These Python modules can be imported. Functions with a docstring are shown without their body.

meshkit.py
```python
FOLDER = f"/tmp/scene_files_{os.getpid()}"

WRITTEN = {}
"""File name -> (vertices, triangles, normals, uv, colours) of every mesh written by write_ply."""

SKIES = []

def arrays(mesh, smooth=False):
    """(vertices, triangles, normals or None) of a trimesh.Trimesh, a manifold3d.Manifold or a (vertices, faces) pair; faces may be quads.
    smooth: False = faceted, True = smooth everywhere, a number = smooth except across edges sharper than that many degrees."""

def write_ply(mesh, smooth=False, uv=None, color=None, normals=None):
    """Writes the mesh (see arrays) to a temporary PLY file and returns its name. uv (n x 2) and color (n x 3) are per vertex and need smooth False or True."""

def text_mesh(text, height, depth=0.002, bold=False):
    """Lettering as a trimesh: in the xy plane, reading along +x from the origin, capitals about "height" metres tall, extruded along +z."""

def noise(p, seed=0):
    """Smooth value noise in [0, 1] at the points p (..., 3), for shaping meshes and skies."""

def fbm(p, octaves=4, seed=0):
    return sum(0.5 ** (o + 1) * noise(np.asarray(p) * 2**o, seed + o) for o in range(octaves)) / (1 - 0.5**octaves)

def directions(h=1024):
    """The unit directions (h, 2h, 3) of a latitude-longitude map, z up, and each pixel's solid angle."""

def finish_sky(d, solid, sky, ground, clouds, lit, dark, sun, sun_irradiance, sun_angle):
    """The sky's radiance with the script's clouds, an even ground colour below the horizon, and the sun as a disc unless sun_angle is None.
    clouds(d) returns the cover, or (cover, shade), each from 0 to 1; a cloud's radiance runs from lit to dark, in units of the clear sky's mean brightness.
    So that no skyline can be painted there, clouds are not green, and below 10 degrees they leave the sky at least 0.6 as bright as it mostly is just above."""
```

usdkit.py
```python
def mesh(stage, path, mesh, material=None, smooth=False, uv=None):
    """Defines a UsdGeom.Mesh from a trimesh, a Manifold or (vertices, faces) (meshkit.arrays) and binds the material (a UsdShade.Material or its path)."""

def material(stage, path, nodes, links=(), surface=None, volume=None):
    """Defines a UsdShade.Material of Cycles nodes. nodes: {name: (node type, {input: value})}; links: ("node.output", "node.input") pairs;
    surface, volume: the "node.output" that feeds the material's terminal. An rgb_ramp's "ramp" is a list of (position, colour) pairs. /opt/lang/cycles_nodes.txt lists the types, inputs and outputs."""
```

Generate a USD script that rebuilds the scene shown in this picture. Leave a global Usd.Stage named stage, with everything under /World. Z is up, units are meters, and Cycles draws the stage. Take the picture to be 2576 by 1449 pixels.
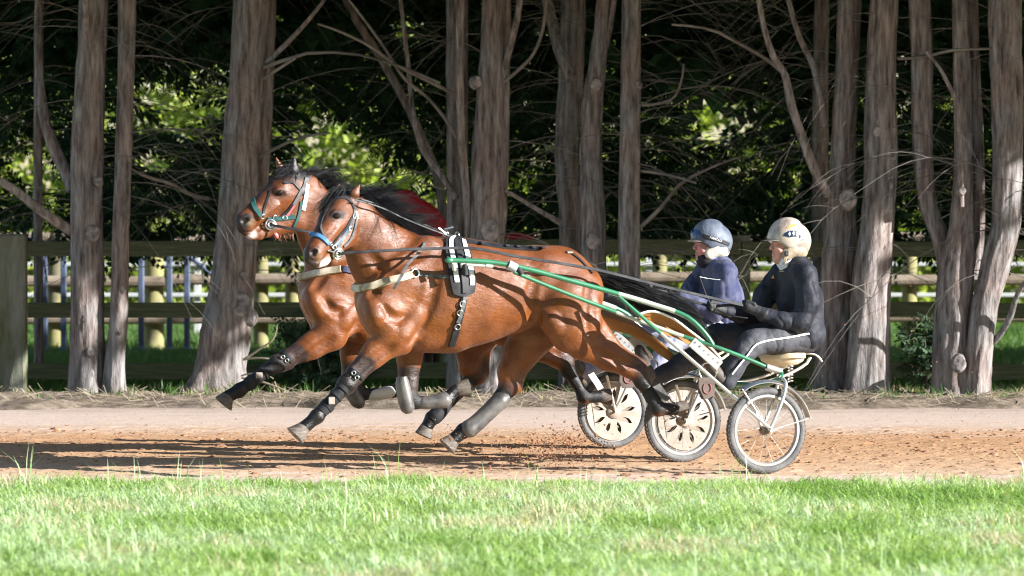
import math
import numpy as np, trimesh, usdkit, meshkit
from pxr import Usd, UsdGeom, UsdLux, UsdShade, Sdf, Gf, Vt
from scipy import ndimage

stage = Usd.Stage.CreateInMemory()
UsdGeom.SetStageUpAxis(stage, 'Z')
UsdGeom.Xform.Define(stage, '/World')
UsdGeom.Scope.Define(stage, '/World/Looks')
PI = math.pi

# ---- camera, sky, sun, exposure
EYE = np.array([0.0, -30.0, 1.8])
FPX = 10500.0                      # focal length in units of a 2576 wide picture
PITCH = (724.5 - 535.0) / FPX
CR = np.array([1.0, 0, 0]); CF = np.array([0, math.cos(PITCH), -math.sin(PITCH)]); CU = np.array([0, math.sin(PITCH), math.cos(PITCH)])
cam = UsdGeom.Camera.Define(stage, '/World/camera')
cam.AddTransformOp().Set(Gf.Matrix4d(*CR, 0, *CU, 0, *(-CF), 0, *EYE, 1))
cam.CreateHorizontalApertureAttr(36.0); cam.CreateVerticalApertureAttr(20.25)
cam.CreateFocalLengthAttr(36.0 * FPX / 2576)
cam.CreateClippingRangeAttr(Gf.Vec2f(1.0, 3000.0))
cam.CreateFStopAttr(3.2); cam.CreateFocusDistanceAttr(31.8)
cam.CreateExposureAttr(1.75)
SUN_AZ, SUN_EL = math.radians(20), math.radians(19.5)
SUN = np.array([math.cos(SUN_AZ) * math.cos(SUN_EL), -math.sin(SUN_AZ) * math.cos(SUN_EL), math.sin(SUN_EL)])
dome = UsdLux.DomeLight.Define(stage, '/World/sky')
skym = usdkit.material(stage, '/World/Looks/sky', {
    's': ('sky_texture', {'sky_type': 'single_scattering', 'sun_disc': False, 'sun_elevation': SUN_EL, 'sun_rotation': math.atan2(SUN[0], SUN[1]), 'air_density': 1.0, 'aerosol_density': 0.6, 'ozone_density': 1.0}),
    'b': ('background_shader', {'strength': 0.055})}, [('s.color', 'b.color')], surface='b.background')
UsdShade.MaterialBindingAPI.Apply(dome.GetPrim()).Bind(skym)
dome.GetPrim().SetCustomDataByKey('kind', 'structure')
sun = UsdLux.DistantLight.Define(stage, '/World/sun')
sun.CreateIntensityAttr(1.25); sun.CreateAngleAttr(0.5); sun.CreateColorAttr(Gf.Vec3f(1.0, 0.985, 0.965))
sun.GetPrim().CreateAttribute('inputs:normalize', Sdf.ValueTypeNames.Bool).Set(True)
zax = SUN; xax = np.cross([0, 0, 1.0], zax); xax /= np.linalg.norm(xax); yax = np.cross(zax, xax)
UsdGeom.Xformable(sun.GetPrim()).AddTransformOp().Set(Gf.Matrix4d(*xax, 0, *yax, 0, *zax, 0, 0, 0, 60, 1))

# ---- pixels and points
def ray(u, v):
    return CF + CR * ((u - 1288.0) / FPX) + CU * ((724.5 - v) / FPX)
def at(u, v, depth):
    d = ray(u, v); return EYE + d * (depth / d[1])
def on_ground(u, v, z=0.0):
    d = ray(u, v); return EYE + d * ((z - EYE[2]) / d[2])

class Frame:
    def __init__(s, O, yaw):
        s.O = np.array(O, float); s.yaw = math.radians(yaw)
        s.h = np.array([-math.cos(s.yaw), -math.sin(s.yaw), 0]); s.l = np.array([-s.h[1], s.h[0], 0])
        s.R = np.stack([s.h, s.l, [0, 0, 1.0]])
        s.ang = math.degrees(math.atan2(s.h[1], s.h[0]))
        s.eye = s.loc(EYE)
    def loc(s, p): return (np.asarray(p, float) - s.O) @ s.R.T
    def world(s, p): return np.asarray(p, float) @ s.R + s.O
    def dir(s, u, v): return ray(u, v) @ s.R.T
    def HP(s, u, v, lat=0.0):
        d = s.dir(u, v); return s.eye + d * ((lat - s.eye[1]) / d[1])
    def px(s, p): return (s.world(p)[1] + 30.0) / FPX

# ---- scene helpers
_names = {}
def numbered(parent, name):
    k = (parent, name); n = _names.get(k, 0); _names[k] = n + 1
    return f'{parent}/{name}' + (f'_{n:03d}' if n else '')
def tag(prim, label=None, cat=None, group=None, kind=None):
    for k, v in (('label', label), ('category', cat), ('group', group), ('kind', kind)):
        if v: prim.SetCustomDataByKey(k, v)
    return prim
def thing(name, label, cat, loc=(0, 0, 0), rotz=0.0, group=None, kind=None):
    x = UsdGeom.Xform.Define(stage, numbered('/World', name))
    x.AddTranslateOp().Set(Gf.Vec3d(*map(float, loc))); x.AddRotateZOp().Set(float(rotz))
    return tag(x.GetPrim(), label, cat, group, kind)
def obj(name, mesh, mat, parent=None, smooth=30, label=None, cat=None, group=None, kind=None, color=None):
    par = str(parent.GetPath()) if parent is not None else '/World'
    m = usdkit.mesh(stage, numbered(par, name), mesh, mat, smooth=True if color is not None else smooth)
    if color is not None:
        UsdGeom.PrimvarsAPI(m).CreatePrimvar('tint', Sdf.ValueTypeNames.Color3fArray, 'vertex').Set(Vt.Vec3fArray.FromNumpy(np.asarray(color, np.float32)))
    return tag(m.GetPrim(), label, cat, group, kind)
def instancer(name, protos, mats, pos, quats, scales, idx, parent=None, **kw):
    par = str(parent.GetPath()) if parent is not None else '/World'
    path = numbered(par, name)
    pi = UsdGeom.PointInstancer.Define(stage, path)
    for k, (p, m) in enumerate(zip(protos, mats)):
        usdkit.mesh(stage, f'{path}/proto_{k}', p, m, smooth=False)
        pi.CreatePrototypesRel().AddTarget(f'{path}/proto_{k}')
    pi.CreatePositionsAttr(Vt.Vec3fArray.FromNumpy(np.asarray(pos, np.float32)))
    q = np.asarray(quats, np.float32)      # w x y z
    pi.CreateOrientationsAttr(Vt.QuathArray([Gf.Quath(float(a), float(b), float(c), float(d)) for a, b, c, d in q]))
    pi.CreateScalesAttr(Vt.Vec3fArray.FromNumpy(np.asarray(scales, np.float32)))
    pi.CreateProtoIndicesAttr(Vt.IntArray.FromNumpy(np.asarray(idx, np.int32)))
    return tag(pi.GetPrim(), **kw)
def yaw_quats(a):
    return np.stack([np.cos(a / 2), 0 * a, 0 * a, np.sin(a / 2)], 1)

# ---- materials
def M(name, c1, c2=None, scale=6.0, rough=0.6, spec=0.4, bump=0.0, bscale=40.0, metal=0.0, detail=4.0, stretch=None, sheen=0.0, coat=0.0, pos=(0.35, 0.65), bdist=0.02, world=False):
    n = {'p': ('principled_bsdf', {'base_color': c1, 'roughness': rough, 'specular_ior_level': spec, 'metallic': metal, 'sheen_weight': sheen, 'coat_weight': coat}),
         't': ('geometry', {}) if world else ('texture_coordinate', {})}
    src = 't.position' if world else 't.object'
    L = []
    if stretch is not None:
        n['m'] = ('mapping', {'scale': stretch}); L.append((src, 'm.vector')); src = 'm.vector'
    if c2 is not None:
        n['n'] = ('noise_texture', {'scale': scale, 'detail': detail, 'roughness': 0.6}); n['r'] = ('rgb_ramp', {'ramp': [(pos[0], c1), (pos[1], c2)]})
        L += [(src, 'n.vector'), ('n.fac', 'r.fac'), ('r.color', 'p.base_color')]
    if bump:
        n['bn'] = ('noise_texture', {'scale': bscale, 'detail': 5.0, 'roughness': 0.6}); n['b'] = ('bump', {'strength': bump, 'distance': bdist})
        L += [(src, 'bn.vector'), ('bn.fac', 'b.height'), ('b.normal', 'p.normal')]
    return usdkit.material(stage, f'/World/Looks/{name}', n, L, surface='p.BSDF')
def leafM(name, c1, c2, scale=3.0, trans=0.35, rough=0.5, spec=0.3, world=True):
    n = {'p': ('principled_bsdf', {'roughness': rough, 'specular_ior_level': spec}), 'tr': ('translucent_bsdf', {}), 'mx': ('mix_closure', {'fac': trans}),
         't': ('geometry', {}), 'n': ('noise_texture', {'scale': scale, 'detail': 6.0, 'roughness': 0.75}), 'r': ('rgb_ramp', {'ramp': [(0.3, c1), (0.7, c2)]}),
         'br': ('mix', {'mix_type': 'multiply', 'fac': 1.0, 'color2': (1.3, 1.4, 0.6)})}
    L = [('t.position', 'n.vector'), ('n.fac', 'r.fac'), ('r.color', 'p.base_color'), ('r.color', 'br.color1'), ('br.color', 'tr.color'), ('p.BSDF', 'mx.closure1'), ('tr.BSDF', 'mx.closure2')]
    return usdkit.material(stage, f'/World/Looks/{name}', n, L, surface='mx.closure')

# ---- mesh helpers
def cat(ms):
    ms = [m for m in ms if m is not None]
    vs, fs, n = [], [], 0
    for m in ms:
        v, f = (m.vertices, m.faces) if hasattr(m, 'vertices') else m
        f = np.asarray(f)
        if f.shape[1] == 4: f = np.vstack([f[:, [0, 1, 2]], f[:, [0, 2, 3]]])
        vs.append(np.asarray(v, float)); fs.append(f + n); n += len(v)
    return np.vstack(vs), np.vstack(fs)
def box(c, s, R=None):
    m = trimesh.creation.box(s)
    v = m.vertices if R is None else m.vertices @ np.asarray(R).T
    return v + np.asarray(c), np.asarray(m.faces)
def rbox(c, s, b=0.01, R=None):
    """a box with chamfered edges"""
    s = np.asarray(s, float) / 2; b = min(b, s.min() * 0.9)
    pts = []
    for sx in (-1, 1):
        for sy in (-1, 1):
            for sz in (-1, 1):
                q = np.array([sx, sy, sz])
                for k in range(3):
                    e = s - b; e[k] = s[k]; pts.append(q * e)
    h = trimesh.convex.convex_hull(np.array(pts))
    v = h.vertices if R is None else h.vertices @ np.asarray(R).T
    return v + np.asarray(c), np.asarray(h.faces)
def spline(pts, n):
    pts = np.asarray(pts, float)
    if len(pts) < 3:
        t = np.linspace(0, 1, n)[:, None]; return pts[0] * (1 - t) + pts[-1] * t
    from scipy.interpolate import PchipInterpolator
    s = np.r_[0, np.cumsum(np.linalg.norm(np.diff(pts[:, :3], axis=0), axis=1))]
    s += np.arange(len(s)) * 1e-9
    return PchipInterpolator(s, pts)(np.linspace(0, s[-1], n))
def frames(P):
    T = np.gradient(P, axis=0); T /= np.linalg.norm(T, axis=1, keepdims=True) + 1e-12
    A = np.zeros_like(P); up = np.array([0, 0, 1.0]) if abs(T[0, 2]) < 0.9 else np.array([1.0, 0, 0])
    a = np.cross(T[0], up); a /= np.linalg.norm(a)
    for i in range(len(P)):
        a = a - T[i] * (a @ T[i]); a /= np.linalg.norm(a) + 1e-12; A[i] = a
    return T, A, np.cross(T, A)
def tube(P, r, sides=10, cap=True):
    P = np.asarray(P, float); n = len(P); r = np.broadcast_to(np.asarray(r, float), (n,))
    T, A, B = frames(P); g = np.arange(sides) * 2 * PI / sides
    V = (P[:, None] + r[:, None, None] * (np.cos(g)[None, :, None] * A[:, None] + np.sin(g)[None, :, None] * B[:, None])).reshape(-1, 3)
    i, j = np.meshgrid(np.arange(n - 1), np.arange(sides), indexing='ij'); k = (j + 1) % sides
    q = np.stack([i * sides + j, i * sides + k, (i + 1) * sides + k, (i + 1) * sides + j], -1).reshape(-1, 4)
    F = np.vstack([q[:, [0, 1, 2]], q[:, [0, 2, 3]]])
    if cap:
        V = np.vstack([V, P[0], P[-1]]); j = np.arange(sides); k = (j + 1) % sides; b = (n - 1) * sides
        F = np.vstack([F, np.stack([k, j, 0 * j + n * sides], 1), np.stack([b + j, b + k, 0 * j + n * sides + 1], 1)])
    return V, F
def bar(a, b, r, sides=10): return tube(np.array([a, b], float), r, sides)
def ribbon(P, N, w, t):
    """flat strap along P with surface normals N, width w, thickness t, lying on the surface"""
    P = np.asarray(P, float); n = len(P)
    T = np.gradient(P, axis=0); T /= np.linalg.norm(T, axis=1, keepdims=True) + 1e-12
    N = N - T * (N * T).sum(1, keepdims=True); N /= np.linalg.norm(N, axis=1, keepdims=True) + 1e-12
    S = np.cross(T, N); w = np.broadcast_to(np.asarray(w, float), (n,))[:, None] / 2
    V = np.stack([P - S * w, P + S * w, P + S * w * .86 + N * t, P - S * w * .86 + N * t], 1).reshape(-1, 3)
    F = []
    for i in range(n - 1):
        for j in range(4):
            k = (j + 1) % 4; F.append([i * 4 + j, i * 4 + k, i * 4 + 4 + k, i * 4 + 4 + j])
    F.append([3, 2, 1, 0]); b = (n - 1) * 4; F.append([b, b + 1, b + 2, b + 3])
    return V, np.array(F)
def ring(c, R, r, axis, n=28, m=8):
    axis = np.asarray(axis, float); axis /= np.linalg.norm(axis)
    a = np.cross(axis, [0.3, 0.2, 0.9]); a /= np.linalg.norm(a); b = np.cross(axis, a)
    t = np.linspace(0, 2 * PI, n, endpoint=False); g = np.arange(m) * 2 * PI / m
    d = np.cos(t)[:, None] * a + np.sin(t)[:, None] * b
    V = (np.asarray(c) + d[:, None] * (R + r * np.cos(g))[None, :, None] + axis * (r * np.sin(g))[None, :, None]).reshape(-1, 3)
    i, j = np.meshgrid(np.arange(n), np.arange(m), indexing='ij'); i2 = (i + 1) % n; j2 = (j + 1) % m
    return V, np.stack([i * m + j, i2 * m + j, i2 * m + j2, i * m + j2], -1).reshape(-1, 4)
def lathe(c, axis, prof, n=40):
    """prof: (radius, along) closed or open profile revolved about axis through c"""
    axis = np.asarray(axis, float); axis /= np.linalg.norm(axis)
    a = np.cross(axis, [0.3, 0.2, 0.9]); a /= np.linalg.norm(a); b = np.cross(axis, a)
    t = np.linspace(0, 2 * PI, n, endpoint=False); d = np.cos(t)[:, None] * a + np.sin(t)[:, None] * b
    prof = np.asarray(prof, float); m = len(prof)
    V = (np.asarray(c) + d[:, None] * prof[None, :, 0, None] + axis * prof[None, :, 1, None]).reshape(-1, 3)
    i, j = np.meshgrid(np.arange(n), np.arange(m - 1), indexing='ij'); i2 = (i + 1) % n
    return V, np.stack([i * m + j, i2 * m + j, i2 * m + j + 1, i * m + j + 1], -1).reshape(-1, 4)
def ball(c, r, sub=2, scale=(1, 1, 1)):
    m = trimesh.creation.icosphere(sub, r); return m.vertices * np.asarray(scale) + np.asarray(c), np.asarray(m.faces)
def sheet(G, N, t):
    """closed thick sheet from a grid of points G (a,b,3) and normals N"""
    a, b = G.shape[:2]; top = G + N * t
    V = np.vstack([G.reshape(-1, 3), top.reshape(-1, 3)]); n = a * b
    i, j = np.meshgrid(np.arange(a - 1), np.arange(b - 1), indexing='ij')
    q = np.stack([i * b + j, i * b + j + 1, (i + 1) * b + j + 1, (i + 1) * b + j], -1).reshape(-1, 4)
    F = [q[:, ::-1], q + n]
    edge = [(i, 0) for i in range(a)] + [(a - 1, j) for j in range(1, b)] + [(i, b - 1) for i in range(a - 2, -1, -1)] + [(0, j) for j in range(b - 2, 0, -1)]
    e = np.array([x * b + y for x, y in edge]); e2 = np.roll(e, -1)
    F.append(np.stack([e, e2, e2 + n, e + n], 1))
    return V, np.vstack(F)
def scatter(protos, idx, pos, R, s):
    """joins copies of small meshes: rotation matrices R (n,3,3), scales s"""
    vs, fs, n = [], [], 0
    idx = np.asarray(idx)
    for k, (v, f) in enumerate(protos):
        w = np.nonzero(idx == k)[0]
        if not len(w): continue
        V = np.einsum('nij,vj->nvi', R[w], v) * np.asarray(s)[w].reshape(-1, 1, 1) + pos[w][:, None]
        vs.append(V.reshape(-1, 3)); fs.append((f[None] + (np.arange(len(w)) * len(v))[:, None, None]).reshape(-1, 3) + n); n += len(w) * len(v)
    return np.vstack(vs), np.vstack(fs)
def rots(rng, n, tilt=0.3):
    a = rng.uniform(0, 2 * PI, n); b = rng.normal(0, tilt, n); c = rng.normal(0, tilt, n)
    ca, sa, cb, sb, cc, sc = np.cos(a), np.sin(a), np.cos(b), np.sin(b), np.cos(c), np.sin(c)
    Z = np.zeros((n, 3, 3)); Z[:, 0, 0] = ca; Z[:, 0, 1] = -sa; Z[:, 1, 0] = sa; Z[:, 1, 1] = ca; Z[:, 2, 2] = 1
    X = np.zeros((n, 3, 3)); X[:, 0, 0] = 1; X[:, 1, 1] = cb; X[:, 1, 2] = -sb; X[:, 2, 1] = sb; X[:, 2, 2] = cb
    Y = np.zeros((n, 3, 3)); Y[:, 1, 1] = 1; Y[:, 0, 0] = cc; Y[:, 0, 2] = sc; Y[:, 2, 0] = -sc; Y[:, 2, 2] = cc
    return Z @ X @ Y

# ---- bodies: smooth unions of tapered capsules, meshed by surface nets
class Body:
    def __init__(s): s.prims = []
    def cone(s, a, b, ra, rb, k=0.03, w=1.0, sub=False):
        s.prims.append((np.asarray(a, float), np.asarray(b, float), float(ra), float(rb), k, w, sub)); return s
    def chain(s, pts, k=0.03, w=1.0):
        """pts: (point, radius)"""
        for i in range(len(pts) - 1):
            ww = w[i] if np.ndim(w) else w
            s.cone(pts[i][0], pts[i + 1][0], pts[i][1], pts[i + 1][1], k, ww)
        return s
    def build(s, h, blur=0.6, grow=0.0):
        lo = np.min([np.minimum(p[0] - p[2] * max(1, p[5]), p[1] - p[3] * max(1, p[5])) for p in s.prims if not p[6]], 0) - 0.06
        hi = np.max([np.maximum(p[0] + p[2] * max(1, p[5]), p[1] + p[3] * max(1, p[5])) for p in s.prims if not p[6]], 0) + 0.06
        n = np.ceil((hi - lo) / h).astype(int) + 1
        F = np.full(n, 0.2, np.float32); ax = [(lo[i] + np.arange(n[i]) * h).astype(np.float32) for i in range(3)]
        for a, b, ra, rb, k, w, sub in s.prims:
            ra, rb = ra + grow, rb + grow; R = max(ra, rb) * max(1, w) + k + 3 * h
            i0 = np.maximum(((np.minimum(a, b) - R - lo) / h).astype(int), 0); i1 = np.minimum(((np.maximum(a, b) + R - lo) / h).astype(int) + 2, n)
            if np.any(i1 <= i0): continue
            sl = tuple(slice(i0[i], i1[i]) for i in range(3))
            x, y, z = ax[0][sl[0]][:, None, None], ax[1][sl[1]][None, :, None], ax[2][sl[2]][None, None, :]
            d = b - a; dw = np.array([d[0], d[1] / w, d[2]]); L = float(dw @ dw) + 1e-12
            px, py, pz = x - a[0], (y - a[1]) / w, z - a[2]
            t = np.clip((px * dw[0] + py * dw[1] + pz * dw[2]) / L, 0, 1) if L > 1e-10 else np.float32(0)
            D = np.sqrt((px - t * dw[0]) ** 2 + (py - t * dw[1]) ** 2 + (pz - t * dw[2]) ** 2) - (ra + (rb - ra) * t)
            f = F[sl]
            if sub:
                hh = np.maximum(k - np.abs(f + D), 0) / k; F[sl] = np.maximum(f, -D) + hh * hh * k * 0.25
            else:
                hh = np.maximum(k - np.abs(f - D), 0) / k; F[sl] = np.minimum(f, D) - hh * hh * k * 0.25
        if blur: F = ndimage.gaussian_filter(F, blur)
        s.F, s.lo, s.h = F, lo, h
        s.G = [np.gradient(F, axis=i) for i in range(3)]
        return s
    def sample(s, P): return ndimage.map_coordinates(s.F, ((np.asarray(P) - s.lo) / s.h).T, order=1, cval=0.2)
    def normal(s, P):
        c = ((np.asarray(P) - s.lo) / s.h).T
        g = np.stack([ndimage.map_coordinates(G, c, order=1) for G in s.G], 1); return g / (np.linalg.norm(g, axis=1, keepdims=True) + 1e-9)
    def cast(s, fr, px, off=0.0):
        """first hits of the camera rays through the pixels px; points and normals in the frame fr"""
        out, nor = [], []
        for u, v in px:
            d = fr.dir(u, v); d = d / np.linalg.norm(d)
            c = (s.lo + np.array(s.F.shape) * s.h / 2 - fr.eye) @ d
            t = np.arange(c - 1.9, c + 1.9, s.h * 0.5)
            f = s.sample(fr.eye + d * t[:, None]); k = np.nonzero(f < 0)[0]
            i = k[0] if len(k) else int(np.argmin(f))
            tt = t[i] - (s.h * 0.5 * f[i] / (f[i] - f[i - 1]) if len(k) and i > 0 else 0)
            out.append(fr.eye + d * tt)
        P = np.array(out); N = s.normal(P); return P + N * off, N
    def mesh(s):
        F, h = s.F, s.h; ins = F < 0
        c = sum(ins[a:ins.shape[0] - 1 + a, b:ins.shape[1] - 1 + b, d:ins.shape[2] - 1 + d].astype(np.int8) for a in (0, 1) for b in (0, 1) for d in (0, 1))
        mix = (c > 0) & (c < 8); ci = np.argwhere(mix); idx = np.full(mix.shape, -1, np.int64); idx[mix] = np.arange(len(ci))
        acc = np.zeros((len(ci), 3)); cnt = np.zeros(len(ci))
        for ax_ in range(3):
            for p in (0, 1):
                for q in (0, 1):
                    o = np.zeros(3, int); o[(ax_ + 1) % 3] = p; o[(ax_ + 2) % 3] = q; e = np.zeros(3, int); e[ax_] = 1
                    A = ci + o; B = A + e
                    f1, f2 = F[tuple(A.T)], F[tuple(B.T)]; cr = (f1 < 0) != (f2 < 0)
                    t = np.where(cr, f1 / np.where(cr, f1 - f2, 1), 0)
                    acc += np.where(cr[:, None], A + t[:, None] * e, 0); cnt += cr
        V = acc / cnt[:, None] * h + s.lo; quads = []
        for ax_ in range(3):
            b, d = (ax_ + 1) % 3, (ax_ + 2) % 3
            sl1 = [slice(None)] * 3; sl2 = [slice(None)] * 3; sl1[ax_] = slice(0, -1); sl2[ax_] = slice(1, None)
            i1, i2 = ins[tuple(sl1)], ins[tuple(sl2)]; E = np.argwhere(i1 != i2)
            E = E[(E[:, b] > 0) & (E[:, d] > 0) & (E[:, b] < mix.shape[b]) & (E[:, d] < mix.shape[d])]
            flip = ins[tuple(E.T)]
            eb = np.zeros(3, int); eb[b] = 1; ed = np.zeros(3, int); ed[d] = 1
            q = np.stack([idx[tuple((E - eb - ed).T)], idx[tuple((E - ed).T)], idx[tuple(E.T)], idx[tuple((E - eb).T)]], 1)
            q[~flip] = q[~flip][:, ::-1]; quads.append(q)
        Q = np.vstack(quads); Q = Q[(Q >= 0).all(1)]
        return V, np.vstack([Q[:, [0, 1, 2]], Q[:, [0, 2, 3]]])
def strands(roots, dirs, lens, rng, r=0.0035, seg=7, droop=0.3, wave=0.04, clump=1, spread=0.0):
    """thin tapering hairs, growing in locks that share a curve"""
    vs, fs, n = [], [], 0
    t = np.linspace(0, 1, seg)
    for p, d, L in zip(roots, dirs, lens):
        d = d / np.linalg.norm(d); ph = rng.uniform(0, 6, 3); am = rng.normal(0, wave, 3); fq = rng.uniform(2, 5)
        P0 = p + d * (t * L)[:, None] + np.array([0, 0, -1.0]) * (droop * L * t ** 2)[:, None] + am * (np.sin(t[:, None] * fq + ph) - np.sin(ph)) * t[:, None] * L * 2
        for c in range(clump):
            o = rng.normal(0, spread, 3); e = rng.normal(0, spread * .9, 3); k = rng.uniform(.7, 1.1)
            P = p + (P0 - p) * k + o * (1 - t[:, None] * .6) + e * (t[:, None] ** 2)
            v, f = tube(P, r * (1 - 0.8 * t) * rng.uniform(.6, 1.3), 3, cap=False); vs.append(v); fs.append(f + n); n += len(v)
    return np.vstack(vs), np.vstack(fs)
# ================= materials of the setting
bark = usdkit.material(stage, '/World/Looks/bark', {
    't': ('geometry', {}), 'm': ('mapping', {'scale': (20, 20, 3.2)}), 'n': ('noise_texture', {'scale': 1.0, 'detail': 6.0, 'roughness': 0.65}),
    'r': ('rgb_ramp', {'ramp': [(0.30, (0.04, 0.034, 0.034)), (0.45, (0.15, 0.127, 0.126)), (0.72, (0.34, 0.31, 0.315))]}),
    'n2': ('noise_texture', {'scale': 2.2, 'detail': 5.0}), 'r2': ('rgb_ramp', {'ramp': [(0.35, (1.0, 0.9, 0.8)), (0.65, (0.85, 0.92, 0.9))]}), 'mx': ('mix', {'mix_type': 'multiply', 'fac': 1.0}),
    'b': ('bump', {'strength': 0.8, 'distance': 0.03}), 'p': ('principled_bsdf', {'roughness': 0.9, 'specular_ior_level': 0.2})},
    [('t.position', 'm.vector'), ('m.vector', 'n.vector'), ('n.fac', 'r.fac'), ('t.position', 'n2.vector'), ('n2.fac', 'r2.fac'), ('r.color', 'mx.color1'), ('r2.color', 'mx.color2'), ('mx.color', 'p.base_color'), ('n.fac', 'b.height'), ('b.normal', 'p.normal')], surface='p.BSDF')
twigM = M('twig_bark', (0.06, 0.052, 0.045), (0.19, 0.17, 0.15), scale=3, rough=0.85, world=True)
strawM = M('straw', (0.15, 0.115, 0.08), (0.36, 0.30, 0.22), scale=5, rough=0.85, world=True)
knotM = M('knot_wood', (0.10, 0.085, 0.08), (0.33, 0.295, 0.285), scale=14, rough=0.9, bump=0.5, bscale=30)
darkleaf = leafM('conifer_leaf', (0.012, 0.036, 0.024), (0.042, 0.108, 0.045), scale=2.5, trans=0.2)
farleaf = leafM('far_leaf', (0.04, 0.12, 0.02), (0.52, 0.56, 0.15), scale=0.9, trans=0.45)
bushleaf = leafM('bush_leaf', (0.025, 0.06, 0.035), (0.09, 0.14, 0.07), scale=8, trans=0.2)
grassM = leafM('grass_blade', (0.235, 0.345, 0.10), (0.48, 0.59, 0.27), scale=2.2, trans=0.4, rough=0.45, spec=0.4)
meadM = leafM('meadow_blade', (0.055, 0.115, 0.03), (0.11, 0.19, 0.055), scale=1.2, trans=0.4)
dryM = leafM('dry_blade', (0.38, 0.34, 0.2), (0.55, 0.5, 0.34), scale=5, trans=0.3)
soilM = M('soil', (0.05, 0.075, 0.025), (0.12, 0.11, 0.05), scale=1.2, rough=0.95, spec=0.1, world=True)
litM = M('verge_litter', (0.10, 0.078, 0.058), (0.25, 0.20, 0.155), scale=9, rough=0.95, spec=0.1, bump=0.6, bscale=60, world=True)
railM = M('mossy_rail', (0.078, 0.09, 0.045), (0.155, 0.16, 0.085), scale=3, rough=0.9, bump=0.4, bscale=18, stretch=(1, 6, 14), world=True)
postM = M('mossy_post', (0.10, 0.11, 0.05), (0.24, 0.24, 0.2), scale=1.6, rough=0.9, bump=0.4, bscale=20, stretch=(5, 5, 1), world=True)
roundM = M('round_rail', (0.15, 0.115, 0.08), (0.27, 0.22, 0.165), scale=3, rough=0.9, bump=0.3, bscale=20, world=True)
lichenM = M('lichen_post', (0.13, 0.115, 0.075), (0.25, 0.235, 0.085), scale=2.5, rough=0.9, world=True)
blueM = M('blue_paint', (0.05, 0.07, 0.12), (0.08, 0.10, 0.16), scale=4, rough=0.6, world=True)
whiteM = M('white_paint', (0.42, 0.43, 0.42), rough=0.6)
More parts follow.
